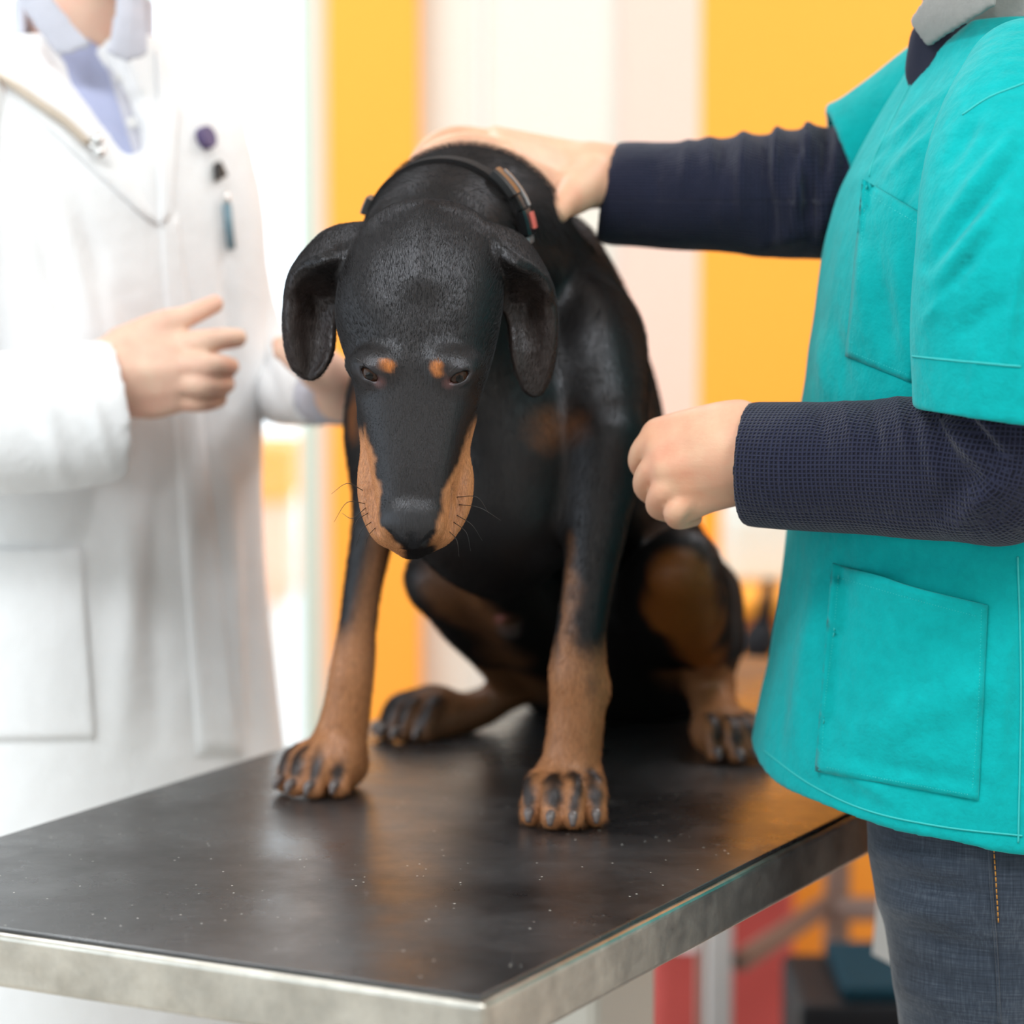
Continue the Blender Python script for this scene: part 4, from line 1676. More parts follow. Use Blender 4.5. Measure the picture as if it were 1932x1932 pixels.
# tunic -------------------------------------------------------------
FT = Field(axis_coords(0.16, 0.66, .0045, [(0.17, .36, .0035)]), axis_coords(2.25, 2.80, .004), axis_coords(.87, 1.60, .0042, [(.88, .965, .0026)]))
s, d = FT.loftz_d(ROWS_T, PHI, 2.2)
FT.add(s, d, .01)
# hem: a sloping cut, hollow underneath
hp0, hp1, hp2 = P(1440, 1442, 2.50), P(1620, 1546, 2.36), P(1932, 1606, 2.33)
hn = unit(np.cross(hp1 - hp0, hp2 - hp0))
if hn[2] < 0:
    hn = -hn
FT.plane(hp0, -hn, .005)
s, d = FT.loftz_d([(z, cx, cy, a - .009, b - .009) for z, cx, cy, a, b in ROWS_T[8:]] + [(.80, .398, 2.52, .19, .20)], PHI, 2.2)
FT.cut(s, d, .003)
# neck opening
FT.cutchain([(np.array([.420, 2.52, 1.50]), .058), (np.array([.425, 2.52, 1.60]), .060)], k=.004)
FT.cutchain([(np.array([.352, 2.515, 1.505]), .018), (np.array([.345, 2.515, 1.56]), .042)], k=.004)
nv = P(1870, 0, 2.45) - P(1736, 113, 2.5)
FT.plane(P(1736, 113, 2.5), np.cross(nv, [0, 1.0, 0]) * (1 if np.cross(nv, [0, 1.0, 0])[2] > 0 else -1))


TF = [(1648, 290, 1800, 160, 10, 4), (1660, 320, 1770, 186, 8, -3), (1680, 330, 1765, 250, 9, 4), (1607, 352, 1680, 290, 10, 3), (1700, 400, 1750, 300, 12, -4),
      (1740, 130, 1650, 300, 7, 3), (1660, 450, 1690, 700, 16, -4), (1625, 420, 1640, 640, 14, 4), (1700, 470, 1720, 700, 14, 4), (1575, 600, 1600, 740, 14, -4), (1550, 640, 1560, 740, 12, 4),
      (1600, 1030, 1560, 1250, 26, -5), (1860, 1290, 1600, 1400, 30, 5), (1700, 1200, 1840, 1310, 30, 4), (1540, 1080, 1500, 1400, 20, 5), (1480, 1250, 1470, 1420, 18, -4), (1640, 1440, 1850, 1480, 20, -4),
      (1650, 1060, 1800, 1050, 26, -5), (1905, 1100, 1880, 1500, 16, 5), (1560, 1430, 1700, 1520, 16, 4)]
SF = [(1757, 455, 1917, 248, 16, 6), (1757, 500, 1925, 290, 12, -5), (1762, 540, 1890, 380, 16, 6), (1755, 580, 1870, 450, 12, -4), (1897, 680, 1932, 440, 9, 4), (1740, 620, 1800, 520, 14, 4),
      (1775, 330, 1850, 215, 16, -5), (1800, 640, 1900, 560, 22, -3), (1830, 760, 1850, 640, 12, 2)]


def tdisp(V, Nn):
    return px_folds(TF)(V, Nn) + wobble(V * [1, 1, .5], 38, 11) * .0022 + wobble(V, 90, 12) * .0007


TUN, TV, TQ = sdf_object('tunic', FT, M['scrubs'], man, 3, None, tdisp)
TTREE = BVHTree.FromPolygons([tuple(v) for v in TV], TQ.tolist())
cp = patch('chest_pocket', TTREE, ((1630, 338), (1757, 414), (1722, 722), (1598, 672)), M['scrubs'], TUN, .0014, 30, 16, .001, 0, .002)
bp = patch('side_pocket', TTREE, ((1573, 1062), (1864, 1142), (1846, 1510), (1540, 1455)), M['scrubs'], TUN, .0016, 34, 26, .001, .003, .012)
# seams
for nm, pts in (('hem_seam', [(1440, 1415), (1530, 1480), (1640, 1530), (1780, 1560), (1931, 1577)]),
                ('placket_seam', [(1735, 130), (1690, 215), (1650, 300), (1640, 335)]),
                ('side_seam', [(1920, 1050), (1926, 1300), (1921, 1590)])):
    seam(nm, TTREE, pts, .0008, M['scrubs_stitch'], TUN)


def short_sleeve(pts, k_end, step, folds):
    c = np.array([p for p, r in pts])
    F = Field(*[axis_coords(c[:, i].min() - .13, c[:, i].max() + .13, step) for i in range(3)])
    F.chain(pts, k=.01)
    t = unit(c[-1] - c[-2])
    F.plane(k_end[0], k_end[1], .004)
    F.cutchain([(c[-2], pts[-2][1] - .014), (c[-1], pts[-1][1] - .008), (c[-1] + t * .10, pts[-1][1] - .006)], k=.003)
    o, V, Q = sdf_object('sleeve', F, M['scrubs'], TUN, 2, None, lambda V, N_: px_folds(folds)(V, N_) + wobble(V, 45, 15) * .0018)
    return o, BVHTree.FromPolygons([tuple(v) for v in V], Q.tolist())


NSO, NST = short_sleeve(NS, (NS[-1][0], unit(np.array([-.10, 0, -1.0]))), .0028, SF)
FSO, FST = short_sleeve(FS, (P(1562, 215, 2.68), np.array([-.96, 0, -.27])), .0035, [])
seam('sleeve_seam', NST, [(1722, 672), (1800, 680), (1931, 692)], .0008, M['scrubs_stitch'], NSO)
seam('armhole_seam', NST, [(1816, 217), (1866, 184), (1931, 158)], .0008, M['scrubs_stitch'], NSO)


def tree_of(o):
    me = o.data
    return BVHTree.FromPolygons([tuple(v.co) for v in me.vertices], [tuple(p.vertices) for p in me.polygons])


PB, PCH = tree_of(bp), tree_of(cp)
for tr_, pts in ((PB, [(1582, 1085), (1572, 1200), (1556, 1330), (1550, 1440)]), (PB, [(1852, 1150), (1846, 1330), (1834, 1495)]), (PB, [(1560, 1448), (1700, 1476), (1832, 1500)]),
                 (PB, [(1590, 1092), (1720, 1130), (1850, 1165)]), (PCH, [(1632, 362), (1690, 398), (1750, 432)]), (PCH, [(1634, 350), (1606, 660)]), (PCH, [(1606, 664), (1720, 710)])):
    seam('stitching', tr_, pts, .0007, M['scrubs_stitch'], bp if tr_ is PB else cp, (7, 4))

# knit undershirt sleeves -------------------------------------------
def sleeve(name, pts, cuff_dir, folds, box, parent, wrist):
    F = Field(*box)
    F.chain(pts, k=.012, n=6)
    e = pts[-1][0]
    t = unit(cuff_dir)
    F.cutell(e + t * .110, (.105, .12, .12), (t, np.cross(t, [0, 0, 1.0]), np.cross(t, np.cross(t, [0, 0, 1.0]))), k=.005)
    F.cutchain([(pts[-2][0] * .45 + e * .55, pts[-1][1] - .013), (e + t * .02, pts[-1][1] - .0075), (e + t * .06, pts[-1][1] - .006)], k=.004)
    dis = px_folds(folds)
    wv = curl_vecs([pts])
    o, V, Q = sdf_object(name, F, M['waffle'], parent, 2, None, lambda V, Nn: dis(V, Nn) + wobble(V, 60, 21) * .0012, lambda V: {'wv': wv(V)})
    return o


nfold = [(1540, 745, 1560, 850, 12, -3), (1590, 745, 1612, 850, 12, 3), (1640, 740, 1660, 860, 12, -4), (1690, 735, 1720, 870, 14, 4), (1745, 740, 1850, 880, 14, 6), (1775, 735, 1880, 850, 12, -7),
         (1810, 750, 1910, 850, 14, 6), (1740, 760, 1770, 920, 18, 4), (1480, 985, 1900, 1005, 22, 3), (1850, 880, 1760, 970, 24, -4), (1900, 900, 1800, 990, 20, 4)]
sleeve('navy_sleeve', NA, P(1330, 872, 2.42) - NA[-1][0], nfold,
       (axis_coords(.16, .50, .0026), axis_coords(2.17, 2.50, .0026), axis_coords(1.08, 1.36, .0026)), man, None)
ffold = []
ffold += [(1330, 235, 1370, 420, 16, 5), (1372, 230, 1350, 380, 12, -5), (1405, 220, 1398, 400, 14, 8), (1440, 215, 1460, 470, 12, -8), (1470, 215, 1455, 370, 11, 9), (1500, 215, 1535, 440, 11, -9),
          (1528, 210, 1500, 420, 11, 10), (1560, 215, 1560, 400, 10, -9), (1590, 230, 1540, 470, 13, 9), (1300, 250, 1290, 350, 12, 4), (1420, 470, 1560, 420, 18, 5), (1230, 280, 1240, 400, 14, -3)]
sleeve('navy_sleeve', FA, P(1040, 340, 2.72) - FA[-1][0], ffold,
       (axis_coords(.06, .42, .0035), axis_coords(2.55, 2.80, .0035), axis_coords(1.28, 1.50, .0035)), man, None)

# body --------------------------------------------------------------
FM = Field(axis_coords(-.13, .66, .009, [(-.10, .30, .0024)]), axis_coords(2.20, 2.86, .009, [(2.36, 2.50, .0024), (2.60, 2.80, .003)]),
           axis_coords(.93, 1.86, .009, [(1.11, 1.25, .0024), (1.36, 1.47, .0024), (1.55, 1.80, .005)]))
FM.chain([(np.array([.42, 2.52, .96]), .10), (np.array([.42, 2.52, 1.15]), .10), (np.array([.425, 2.52, 1.36]), .095), (np.array([.425, 2.52, 1.48]), .06), (np.array([.415, 2.52, 1.58]), .056), (np.array([.402, 2.515, 1.64]), .054)], k=.03)
hq = person_head(FM, np.array([.388, 2.51, 1.712]), (-1.0, -.12, -.30))
FM.chain([(np.array([.425, 2.45, 1.44]), .05), (P(1930, 215, 2.36), .043), (P(1915, 480, 2.30), .05), (P(1918, 760, 2.295), .042), (P(1900, 868, 2.30), .040), (P(1700, 872, 2.345), .038), (P(1500, 862, 2.39), .031), (P(1440, 858, 2.405), .0315)], k=.02)
FM.chain([(np.array([.42, 2.60, 1.44]), .05), (P(1750, 285, 2.66), .038), (P(1600, 352, 2.675), .036), (P(1500, 362, 2.68), .036), (P(1300, 352, 2.70), .031), (P(1180, 340, 2.715), .028)], k=.02)


def digit(F, pts, k=.0035):
    F.chain(pts, k=k, n=5)


# near hand: a loose fist, back of the hand towards us
W0 = P(1425, 855, 2.41)
FM.chain([(W0, .0315), (P(1385, 853, 2.415), .034)], k=.01)
FM.sheet([[P(1395, 795, 2.418), P(1395, 850, 2.405), P(1390, 912, 2.415)],
          [P(1320, 805, 2.425), P(1325, 870, 2.408), P(1330, 930, 2.418)],
          [P(1246, 825, 2.44), P(1262, 885, 2.418), P(1296, 945, 2.425)]], .0165, k=.016)
FM.ell(P(1330, 880, 2.44), (.040, .022, .030), k=.02)
FING = [[(1262, 822, 2.438, 11), (1222, 838, 2.438, 10.3), (1206, 872, 2.452, 9.3), (1228, 902, 2.474, 8.6)],
        [(1268, 862, 2.424, 11), (1228, 886, 2.424, 10.4), (1216, 918, 2.440, 9.4), (1240, 942, 2.466, 8.6)],
        [(1280, 900, 2.416, 10.8), (1248, 928, 2.414, 10), (1240, 956, 2.432, 9.2), (1264, 968, 2.458, 8.4)],
        [(1300, 938, 2.414, 10.2), (1274, 966, 2.412, 9.2), (1280, 980, 2.432, 8.4), (1308, 976, 2.452, 7.8)]]
for f_ in FING:
    digit(FM, [(P(a, b, c), r / 1000) for a, b, c, r in f_], .003)
digit(FM, [(P(1360, 860, 2.45), .014), (P(1310, 880, 2.478), .0125), (P(1260, 900, 2.488), .0105), (P(1232, 918, 2.488), .0095)], .006)
# far hand on the scruff: palm down, fingers over the far side, thumb this side
FM.chain([(P(1180, 338, 2.715), .028), (P(1120, 330, 2.715), .029)], k=.01)
FM.sheet([[P(1130, 305, 2.735), P(1128, 330, 2.710), P(1125, 360, 2.685)],
          [P(1040, 288, 2.745), P(1040, 305, 2.705), P(1042, 345, 2.668)],
          [P(935, 268, 2.745), P(940, 272, 2.70), P(960, 305, 2.66)]], .0145, k=.015)
for f_ in [[(950, 274, 2.755, 10), (880, 270, 2.765, 9.5), (830, 290, 2.76, 8.8), (805, 325, 2.755, 8)],
           [(945, 270, 2.728, 10.5), (868, 258, 2.735, 10), (815, 274, 2.73, 9.2), (790, 305, 2.725, 8.3)],
           [(945, 272, 2.70, 10.5), (862, 258, 2.70, 10), (812, 276, 2.695, 9.2), (788, 306, 2.69, 8.3)],
           [(955, 286, 2.668, 10.3), (890, 270, 2.665, 9.6), (845, 274, 2.66, 9), (810, 290, 2.66, 8.2)]]:
    digit(FM, [(P(a, b, c), r / 1000) for a, b, c, r in f_], .003)
digit(FM, [(P(1120, 340, 2.69), .020), (P(1085, 366, 2.66), .018), (P(1062, 385, 2.635), .0125), (P(1050, 402, 2.62), .0105)], .008)
man_pinks = [(P(1225, 830, 2.43), .02), (P(1268, 860, 2.41), .016), (P(1290, 900, 2.40), .016), (P(1305, 935, 2.40), .014), (P(1060, 395, 2.63), .03), (P(850, 262, 2.70), .03)]
BODYM, BV, BQ = sdf_object('body', FM, M['skin'], man, 3, skin_colour(man_pinks))
head_parts(hq, unit((-1.0, -.12, -.30)), man)

# polo collar -------------------------------------------------------
FP_ = Field(axis_coords(.30, .54, .003), axis_coords(2.40, 2.64, .003), axis_coords(1.48, 1.66, .003))
FP_.sheet([[P(1880, -110, 2.43), P(1870, -50, 2.420), P(1875, 6, 2.415)],
           [P(1790, -50, 2.455), P(1800, 10, 2.445), P(1815, 42, 2.44)],
           [P(1722, 40, 2.495), P(1733, 56, 2.492), P(1752, 82, 2.488)]], .0028, k=.004)
FP_.sheet([[P(1800, -60, 2.60), P(1800, -30, 2.59), P(1795, 0, 2.58)],
           [P(1765, -40, 2.57), P(1768, -5, 2.568), P(1772, 22, 2.56)],
           [P(1745, -10, 2.54), P(1747, 14, 2.54), P(1756, 34, 2.53)]], .0028, k=.004)
for r_ in range(1):
    ring = [np.array([.418 + .064 * math.cos(a), 2.52 + .064 * math.sin(a), 1.572 + .012 * math.cos(a)]) for a in np.linspace(-2.4, 2.4, 14)]
    FP_.sheet([[p + [0, 0, -.03], p, p + [0, 0, .015]] for p in ring], .0032, k=.004, sub=1)
sdf_object('polo_collar', FP_, M['polo'], man, 2)
FU = Field(axis_coords(.26, .60, .005), axis_coords(2.30, 2.74, .005), axis_coords(1.38, 1.60, .005))
s, d = FU.loftz_d([(1.57, .414, 2.52, .062, .066)] + [(z, cx, cy, a - .010, b - .010) for z, cx, cy, a, b in ROWS_T[:6]], PHI, 2.2)
FU.add(s, d, .01)
FU.chain([(np.array([.42, 2.52, 1.45]), .066), (np.array([.418, 2.52, 1.555]), .060)], k=.01)
FU.chain([(P(1748, 130, 2.515), .018), (P(1752, 75, 2.51), .016)], k=.02)
FU.cutchain([(np.array([.418, 2.52, 1.54]), .0565), (np.array([.415, 2.52, 1.62]), .0565)], k=.003)
sdf_object('polo_shirt', FU, mat('navy_cotton', (0.012, 0.013, 0.03), 0.9), man, 2)

# jeans and shoes ---------------------------------------------------
FJ = Field(axis_coords(.24, .60, .006, [(.25, .45, .0045)]), axis_coords(2.28, 2.78, .006), axis_coords(.02, 1.02, .006))
FJ.ell(np.array([.425, 2.53, .97]), (.125, .175, .14), k=.03)
NL = [(np.array([.385, 2.425, .96]), .094), (P(1640, 1620, 2.42) + [.096, 0, 0], .094), (P(1657, 1700, 2.42) + [.091, 0, 0], .089), (P(1676, 1800, 2.42) + [.085, 0, 0], .084),
      (P(1692, 1932, 2.42) + [.080, 0, 0], .078), (np.array([.405, 2.42, .55]), .070), (np.array([.425, 2.42, .30]), .062), (np.array([.43, 2.42, .06]), .058)]
FJ.chain(NL, k=.02)
FJ.chain([(np.array([.455, 2.62, .95]), .092), (np.array([.46, 2.635, .75]), .080), (np.array([.465, 2.64, .5]), .068), (np.array([.475, 2.64, .06]), .058)], k=.02)
JF = [(1630, 1600, 1800, 1640, 16, 4), (1645, 1655, 1850, 1690, 14, -4), (1655, 1700, 1800, 1740, 16, 4), (1680, 1850, 1800, 1900, 22, 4), (1700, 1760, 1860, 1800, 18, -3)]
s, (X, Y, Z) = FJ.sl((-9, -9, -9), (9, 9, 9))
FJ.D = np.maximum(FJ.D, (Z - 1.0 + 0 * X + 0 * Y).astype(np.float32))
JEANS, JV, JQ = sdf_object('jeans', FJ, M['denim'], man, 2, None, lambda V, Nn: px_folds(JF)(V, Nn) + wobble(V * [1, 1, 1.6], 40, 31) * .002)
JTREE = BVHTree.FromPolygons([tuple(v) for v in JV], JQ.tolist())
seam('side_seam', JTREE, [(1866, 1590), (1872, 1700), (1880, 1800), (1886, 1931)], .0013, M['denim'], JEANS)
seam('orange_stitching', JTREE, [(1875, 1600), (1880, 1680), (1884, 1745)], .0006, M['orange_thread'], JEANS, (8, 3))


def shoe(x, y, parent):
    F = Field(axis_coords(x - .25, x + .12, .006), axis_coords(y - .08, y + .08, .006), axis_coords(-.003, .13, .006))
    F.chain([(np.array([x + .04, y, .05]), .044), (np.array([x - .06, y, .045]), .045), (np.array([x - .15, y, .034]), .038), (np.array([x - .19, y, .03]), .03)], k=.01)
    s, (X, Y, Z) = F.sl((-9, -9, -9), (9, 9, 9))
    F.D = np.maximum(F.D, (0.003 - Z + 0 * X + 0 * Y).astype(np.float32))
    sdf_object('shoe', F, M['dark'], parent, 2)


shoe(.43, 2.42, man)
shoe(.475, 2.64, man)
# ================================================================== person in the white coat
vet = thing('person', 'person in open white coat standing left of the table with hands raised', 'person', (-.42, 3.0, 0))
PV = math.radians(140)
fv = np.array([-math.cos(PV), -math.sin(PV), 0])
lv = np.array([-fv[1], fv[0], 0])
CX, CY = -.42, 3.0
ROWS_C = [(1.56, CX, CY, .070, .075), (1.525, CX, CY, .085, .125), (1.49, CX, CY, .105, .175), (1.43, CX, CY, .125, .195), (1.34, CX, CY, .135, .20), (1.20, CX, CY, .130, .195),
          (1.05, CX, CY, .135, .195), (.90, CX - .002, CY, .155, .205), (.78, CX, CY, .165, .215), (.50, CX, CY, .18, .23)]
FC = Field(axis_coords(-.72, -.12, .006), axis_coords(2.72, 3.30, .006), axis_coords(.49, 1.60, .006))
s, d = FC.loftz_d(ROWS_C, PV, 2.2)
FC.add(s, d, .01)
# the open front, the neck and the inside of the hem
FC.cutchain([(P(150, -10, 2.83), .075), (P(180, 60, 2.85), .052), (P(205, 150, 2.86), .040), (P(240, 260, 2.87), .024), (P(283, 385, 2.885), .006)], k=.004)
FC.cutchain([(P(150, -10, 2.88), .075), (P(180, 60, 2.89), .052), (P(208, 150, 2.90), .036), (P(244, 260, 2.905), .020)], k=.004)
FC.cutchain([(np.array([CX, CY, 1.52]), .058), (np.array([CX, CY, 1.62]), .07)], k=.004)
s, d = FC.loftz_d([(z, cx, cy, a - .012, b - .012) for z, cx, cy, a, b in ROWS_C[6:]] + [(.40, CX, CY, .17, .22)], PV, 2.2)
FC.cut(s, d, .003)
CF = [(345, 600, 360, 1300, 16, 5), (420, 850, 450, 1400, 26, 8), (470, 900, 480, 1400, 18, -6), (250, 900, 230, 1400, 30, 7), (290, 850, 300, 1400, 22, -6), (60, 350, 130, 640, 18, -6), (90, 330, 180, 620, 18, 6),
      (150, 400, 230, 600, 16, -5), (200, 500, 230, 700, 18, 5), (430, 450, 440, 760, 14, -6)]
COAT, CV, CQ = sdf_object('coat', FC, M['coat'], vet, 3, None, lambda V, Nn: px_folds(CF)(V, Nn) + wobble(V * [1, 1, .5], 30, 41) * .003)
CTREE = BVHTree.FromPolygons([tuple(v) for v in CV], CQ.tolist())
patch('lapel', CTREE, ((-45, 120), (78, 92), (296, 425), (272, 412)), M['coat'], COAT, .003, 24, 8, .002)
patch('lapel', CTREE, ((292, 95), (335, 215), (318, 410), (302, 425)), M['coat'], COAT, .003, 20, 8, .002)
patch('front_flap', CTREE, ((300, 400), (335, 405), (455, 1425), (372, 1425)), M['coat'], COAT, .0016, 40, 6, .0006)
patch('coat_pocket', CTREE, ((-40, 1032), (152, 1036), (178, 1390), (-40, 1395)), M['coat'], COAT, .003, 34, 26, .003, .0, .0)


def coat_sleeve(pts, open_len=.10):
    c = np.array([p for p, r in pts])
    F = Field(*[axis_coords(c[:, i].min() - .12, c[:, i].max() + .12, .005) for i in range(3)])
    F.chain(pts, k=.012)
    t = unit(c[-1] - c[-2])
    F.plane(c[-1], t)
    F.cutchain([(c[-2] * .4 + c[-1] * .6, pts[-1][1] - .02), (c[-1], pts[-1][1] - .009), (c[-1] + t * .1, pts[-1][1] - .006)], k=.003)
    f = [(60, 690, 120, 900, 20, 6), (0, 700, 130, 860, 18, -6), (150, 690, 210, 880, 14, 4), (480, 620, 520, 760, 14, -6), (450, 560, 480, 700, 12, 5)]
    return sdf_object('coat_sleeve', F, M['coat'], COAT, 2, None, lambda V, Nn: px_folds(f)(V, Nn) + wobble(V, 32, 43) * .003)


RS = [pr(-105, 215, 2.86, 120), pr(-165, 500, 2.80, 135), pr(-175, 790, 2.76, 138), pr(-20, 797, 2.76, 138), pr(110, 785, 2.775, 136), pr(220, 771, 2.79, 130)]
LS = [pr(335, 170, 3.07, 70), pr(385, 240, 3.11, 78), pr(412, 400, 3.13, 76), pr(450, 610, 3.14, 76), pr(510, 715, 3.10, 72), pr(562, 740, 3.02, 64), pr(602, 748, 2.965, 60)]
coat_sleeve(RS)
coat_sleeve(LS)
# shirt
FS_ = Field(axis_coords(-.66, -.18, .006), axis_coords(2.76, 3.24, .006), axis_coords(.86, 1.58, .006))
s, d = FS_.loftz_d([(z, cx, cy, a - .018, b - .018) for z, cx, cy, a, b in ROWS_C[:6]] + [(1.05, CX, CY, .11, .17), (.90, CX, CY, .11, .17)], PV, 2.2)
FS_.add(s, d, .01)
FS_.cutchain([(np.array([CX, CY, 1.50]), .055), (np.array([CX, CY, 1.62]), .055)], k=.004)
FS_.cutchain([(P(190, 70, 2.93), .012), (P(175, -20, 2.92), .03)], k=.01)
SH, SV, SQ = sdf_object('shirt', FS_, M['shirt'], vet, 2)
STREE = BVHTree.FromPolygons([tuple(v) for v in SV], SQ.tolist())
patch('shirt_placket', STREE, ((198, 120), (222, 118), (290, 370), (276, 372)), M['shirt_collar'], SH, .002, 20, 4, .001)
for i, y in enumerate((150, 235, 320)):
    h, n_ = cast(STREE, 212 + (y - 120) * .27, y)
    if h is not None:
        MB().tube([h, h + n_ * .006], .0055, 12).build('button', M['white'], SH)
FK = Field(axis_coords(-.56, -.28, .004), axis_coords(2.80, 3.16, .004), axis_coords(1.46, 1.66, .004))
FK.sheet([[P(20, -60, 2.90), P(45, -60, 2.895), P(75, -60, 2.89)], [P(45, 10, 2.875), P(70, 8, 2.87), P(100, 5, 2.87)], [P(110, 102, 2.868), P(135, 95, 2.866), P(166, 84, 2.868)]], .003, k=.004)
FK.sheet([[P(222, -50, 2.91), P(245, -50, 2.92), P(265, -40, 2.94)], [P(220, 30, 2.885), P(244, 30, 2.89), P(270, 40, 2.91)], [P(206, 96, 2.872), P(238, 112, 2.878), P(276, 100, 2.90)]], .003, k=.004)
ring = [np.array([CX + .066 * math.cos(a + 1.57), CY + .066 * math.sin(a + 1.57), 1.575]) for a in np.linspace(-2.2, 2.2, 12)]
FK.sheet([[p + [0, 0, -.04], p, p + [0, 0, .02]] for p in ring], .003, k=.004, sub=1)
sdf_object('shirt_collar', FK, M['shirt_collar'], SH, 2)
MB().tube([P(580, 743, 3.0), P(640, 750, 2.92)], S(53, 2.95), 20).build('shirt_cuff', M['shirt_collar'], SH, smooth=True)

# body
FB = Field(axis_coords(-.80, -.10, .010, [(-.43, -.22, .003)]), axis_coords(2.62, 3.25, .010, [(2.72, 2.98, .003)]), axis_coords(.90, 1.86, .010, [(1.14, 1.34, .003), (1.50, 1.80, .005)]))
FB.chain([(np.array([CX, CY, .95]), .09), (np.array([CX, CY, 1.2]), .09), (np.array([CX, CY, 1.40]), .085), (np.array([CX, CY, 1.52]), .055), (np.array([CX + .004, CY - .004, 1.60]), .054), (np.array([CX + .012, CY - .01, 1.65]), .053)], k=.03)
vq = person_head(FB, np.array([CX + .03, CY - .03, 1.735]), fv + np.array([0, 0, -.25]))
FB.chain([(np.array([CX, CY, 1.44]) - lv * .06, .05), (RS[0][0], .05), (RS[1][0], .045), (RS[2][0], .042), (P(0, 790, 2.765), .038), (P(170, 712, 2.785), .031), (P(218, 704, 2.79), .030)], k=.02)
FB.chain([(np.array([CX, CY, 1.44]) + lv * .06, .05), (LS[0][0], .030), (LS[1][0], .034), (LS[2][0], .033), (LS[3][0], .032), (LS[4][0], .030), (P(645, 748, 2.915), .024)], k=.02)
FB.sheet([[P(228, 655, 2.80), P(228, 705, 2.785), P(235, 755, 2.795)], [P(280, 640, 2.80), P(282, 700, 2.778), P(285, 760, 2.79)], [P(322, 652, 2.80), P(322, 700, 2.782), P(320, 752, 2.79)]], .0155, k=.015)
for f_ in [[(320, 652, 2.80, 12), (380, 645, 2.79, 11.4), (420, 640, 2.805, 10.4), (448, 638, 2.825, 9)], [(322, 688, 2.785, 12), (388, 688, 2.78, 11.2), (418, 690, 2.80, 10), (434, 692, 2.825, 9)],
           [(320, 722, 2.785, 11.5), (378, 725, 2.78, 10.8), (408, 726, 2.80, 10), (426, 725, 2.825, 9)], [(318, 752, 2.79, 11), (368, 758, 2.79, 9.8), (394, 757, 2.805, 9.2), (412, 752, 2.825, 8.4)]]:
    digit(FB, [(P(a, b, c), r / 1000) for a, b, c, r in f_], .003)
digit(FB, [(P(240, 650, 2.80), .018), (P(300, 612, 2.80), .0125), (P(350, 598, 2.805), .0105), (P(405, 574, 2.815), .0085)], .008)
# the other hand, half hidden behind the dog's ear
FB.chain([(P(645, 745, 2.91), .022), (P(625, 712, 2.88), .022), (P(605, 696, 2.87), .022)], k=.012)
for f_ in [[(595, 675, 2.87, 10), (565, 657, 2.865, 9), (528, 650, 2.862, 8)], [(592, 688, 2.865, 10), (558, 672, 2.855, 9), (530, 664, 2.85, 8)],
           [(594, 702, 2.86, 9.6), (566, 690, 2.85, 8.8), (546, 680, 2.845, 8)], [(604, 712, 2.86, 9), (582, 706, 2.85, 8), (566, 698, 2.845, 7.4)], [(615, 690, 2.88, 11), (608, 660, 2.875, 9.5), (592, 642, 2.87, 8.5)]]:
    digit(FB, [(P(a, b, c), r / 1000) for a, b, c, r in f_], .003)
sdf_object('body', FB, M['skin_pale'], vet, 2, skin_colour([(P(405, 574, 2.81), .035), (P(440, 690, 2.81), .04), (P(390, 750, 2.8), .04), (P(550, 670, 2.88), .05)]))
head_parts(vq, unit(fv + np.array([0, 0, -.25])), vet)
# trousers and shoes
FL = Field(axis_coords(-.70, -.16, .009), axis_coords(2.76, 3.26, .009), axis_coords(.02, .96, .009))
for sg in (-1, 1):
    o = np.array([CX, CY, 0]) + lv * .095 * sg
    FL.chain([(o + [0, 0, .90], .095), (o + [0, 0, .5], .075), (o + [0, 0, .06], .062)], k=.02)
s, (X, Y, Z) = FL.sl((-9, -9, -9), (9, 9, 9))
sdf_object('trousers', FL, M['teal_dark'], vet, 2)
for sg in (-1, 1):
    o = np.array([CX, CY, 0]) + lv * .095 * sg
    F = Field(axis_coords(o[0] - .15, o[0] + .25, .007), axis_coords(o[1] - .25, o[1] + .15, .007), axis_coords(-.003, .13, .007))
    F.chain([(o + [0, 0, .05] - fv * .03, .045), (o + fv * .08 + [0, 0, .045], .044), (o + fv * .18 + [0, 0, .03], .032)], k=.01)
    F.plane(np.array([0, 0, .003]), (0, 0, -1))
    sdf_object('shoe', F, M['dark'], vet, 2)

# stethoscope, badge reel and pen
def on_coat(px, py, lift):
    h, n_ = cast(CTREE, px, py)
    if h is None:
        h, n_ = P(px, py, 2.85), np.array([0, -1.0, 0])
    return h + n_ * lift


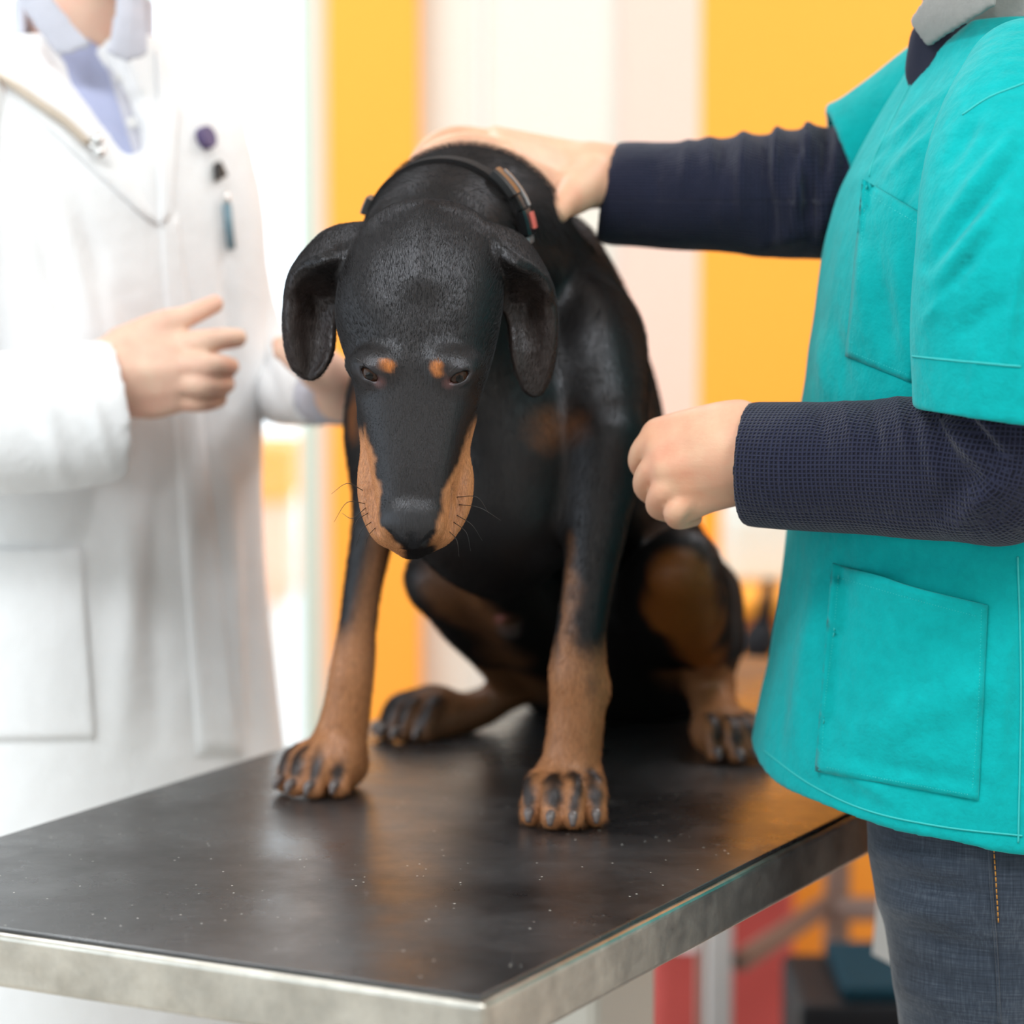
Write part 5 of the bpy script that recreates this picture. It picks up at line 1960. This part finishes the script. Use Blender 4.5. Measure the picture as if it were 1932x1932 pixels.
st = thing('stethoscope', 'beige stethoscope tube with chrome ear tips on white coat lapel', 'stethoscope', on_coat(170, 285, .004))
tubep = [np.array([CX - .085, CY + .03, 1.50]), on_coat(-90, 90, .012), on_coat(-40, 130, .012), on_coat(20, 172, .012), on_coat(70, 205, .012), on_coat(120, 240, .012), on_coat(158, 276, .012)]
MB().tube(tubep, .0042, 10, 5).build('tube', M['beige_rubber'], st, smooth=True)
for dx, dy in ((14, -8), (18, 14)):
    a, b = on_coat(158, 276, .012), on_coat(158 + dx, 280 + dy, .014)
    tb_ = MB().tube([a, b], .0026, 8).build('ear_tube', M['chrome'], st, smooth=True)
    V, Q = ball(b, .0058, 12)
    link('ear_tip', quad_mesh('ear_tip', V, Q, M['chrome'], True), tb_)
h, n_ = cast(CTREE, 383, 262)
br = thing('badge_reel', 'round purple badge reel with black clip on white coat chest', 'badge', h)
MB().tube([h, h + n_ * .009], S(22, h[1]), 28).build('disc', M['purple'], br, .0015)
a, b = on_coat(398, 300, .004), on_coat(412, 338, .004)
MB().tube([h + n_ * .004, a], .0018, 8).build('cord', M['white'], br)
sd = unit(np.cross(n_, b - a))
w0, w1 = S(7, h[1]), S(18, h[1])
a, b = on_coat(402, 308, .002), on_coat(410, 340, .002)
vv = []
for off in (0, .006):
    vv += [a - sd * w0 + n_ * off, a + sd * w0 + n_ * off, b + sd * w1 + n_ * off, b - sd * w1 + n_ * off]
MB().add(vv, [(0, 1, 2, 3), (7, 6, 5, 4), (0, 4, 5, 1), (1, 5, 6, 2), (2, 6, 7, 3), (3, 7, 4, 0)]).build('clip', M['black_plastic'], br, .001)
pn = thing('pen', 'slim grey blue pen clipped to white coat below the badge', 'pen', on_coat(424, 420, .006))
pm = mat('pen_blue', (0.16, 0.27, 0.33), 0.35)
MB().tube([on_coat(419, 385, .006), on_coat(428, 470, .006)], .0042, 10).build('barrel', pm, pn, smooth=True)
MB().tube([on_coat(417, 365, .006), on_coat(419, 385, .006)], .0028, 10).build('button', M['chrome'], pn, smooth=True)
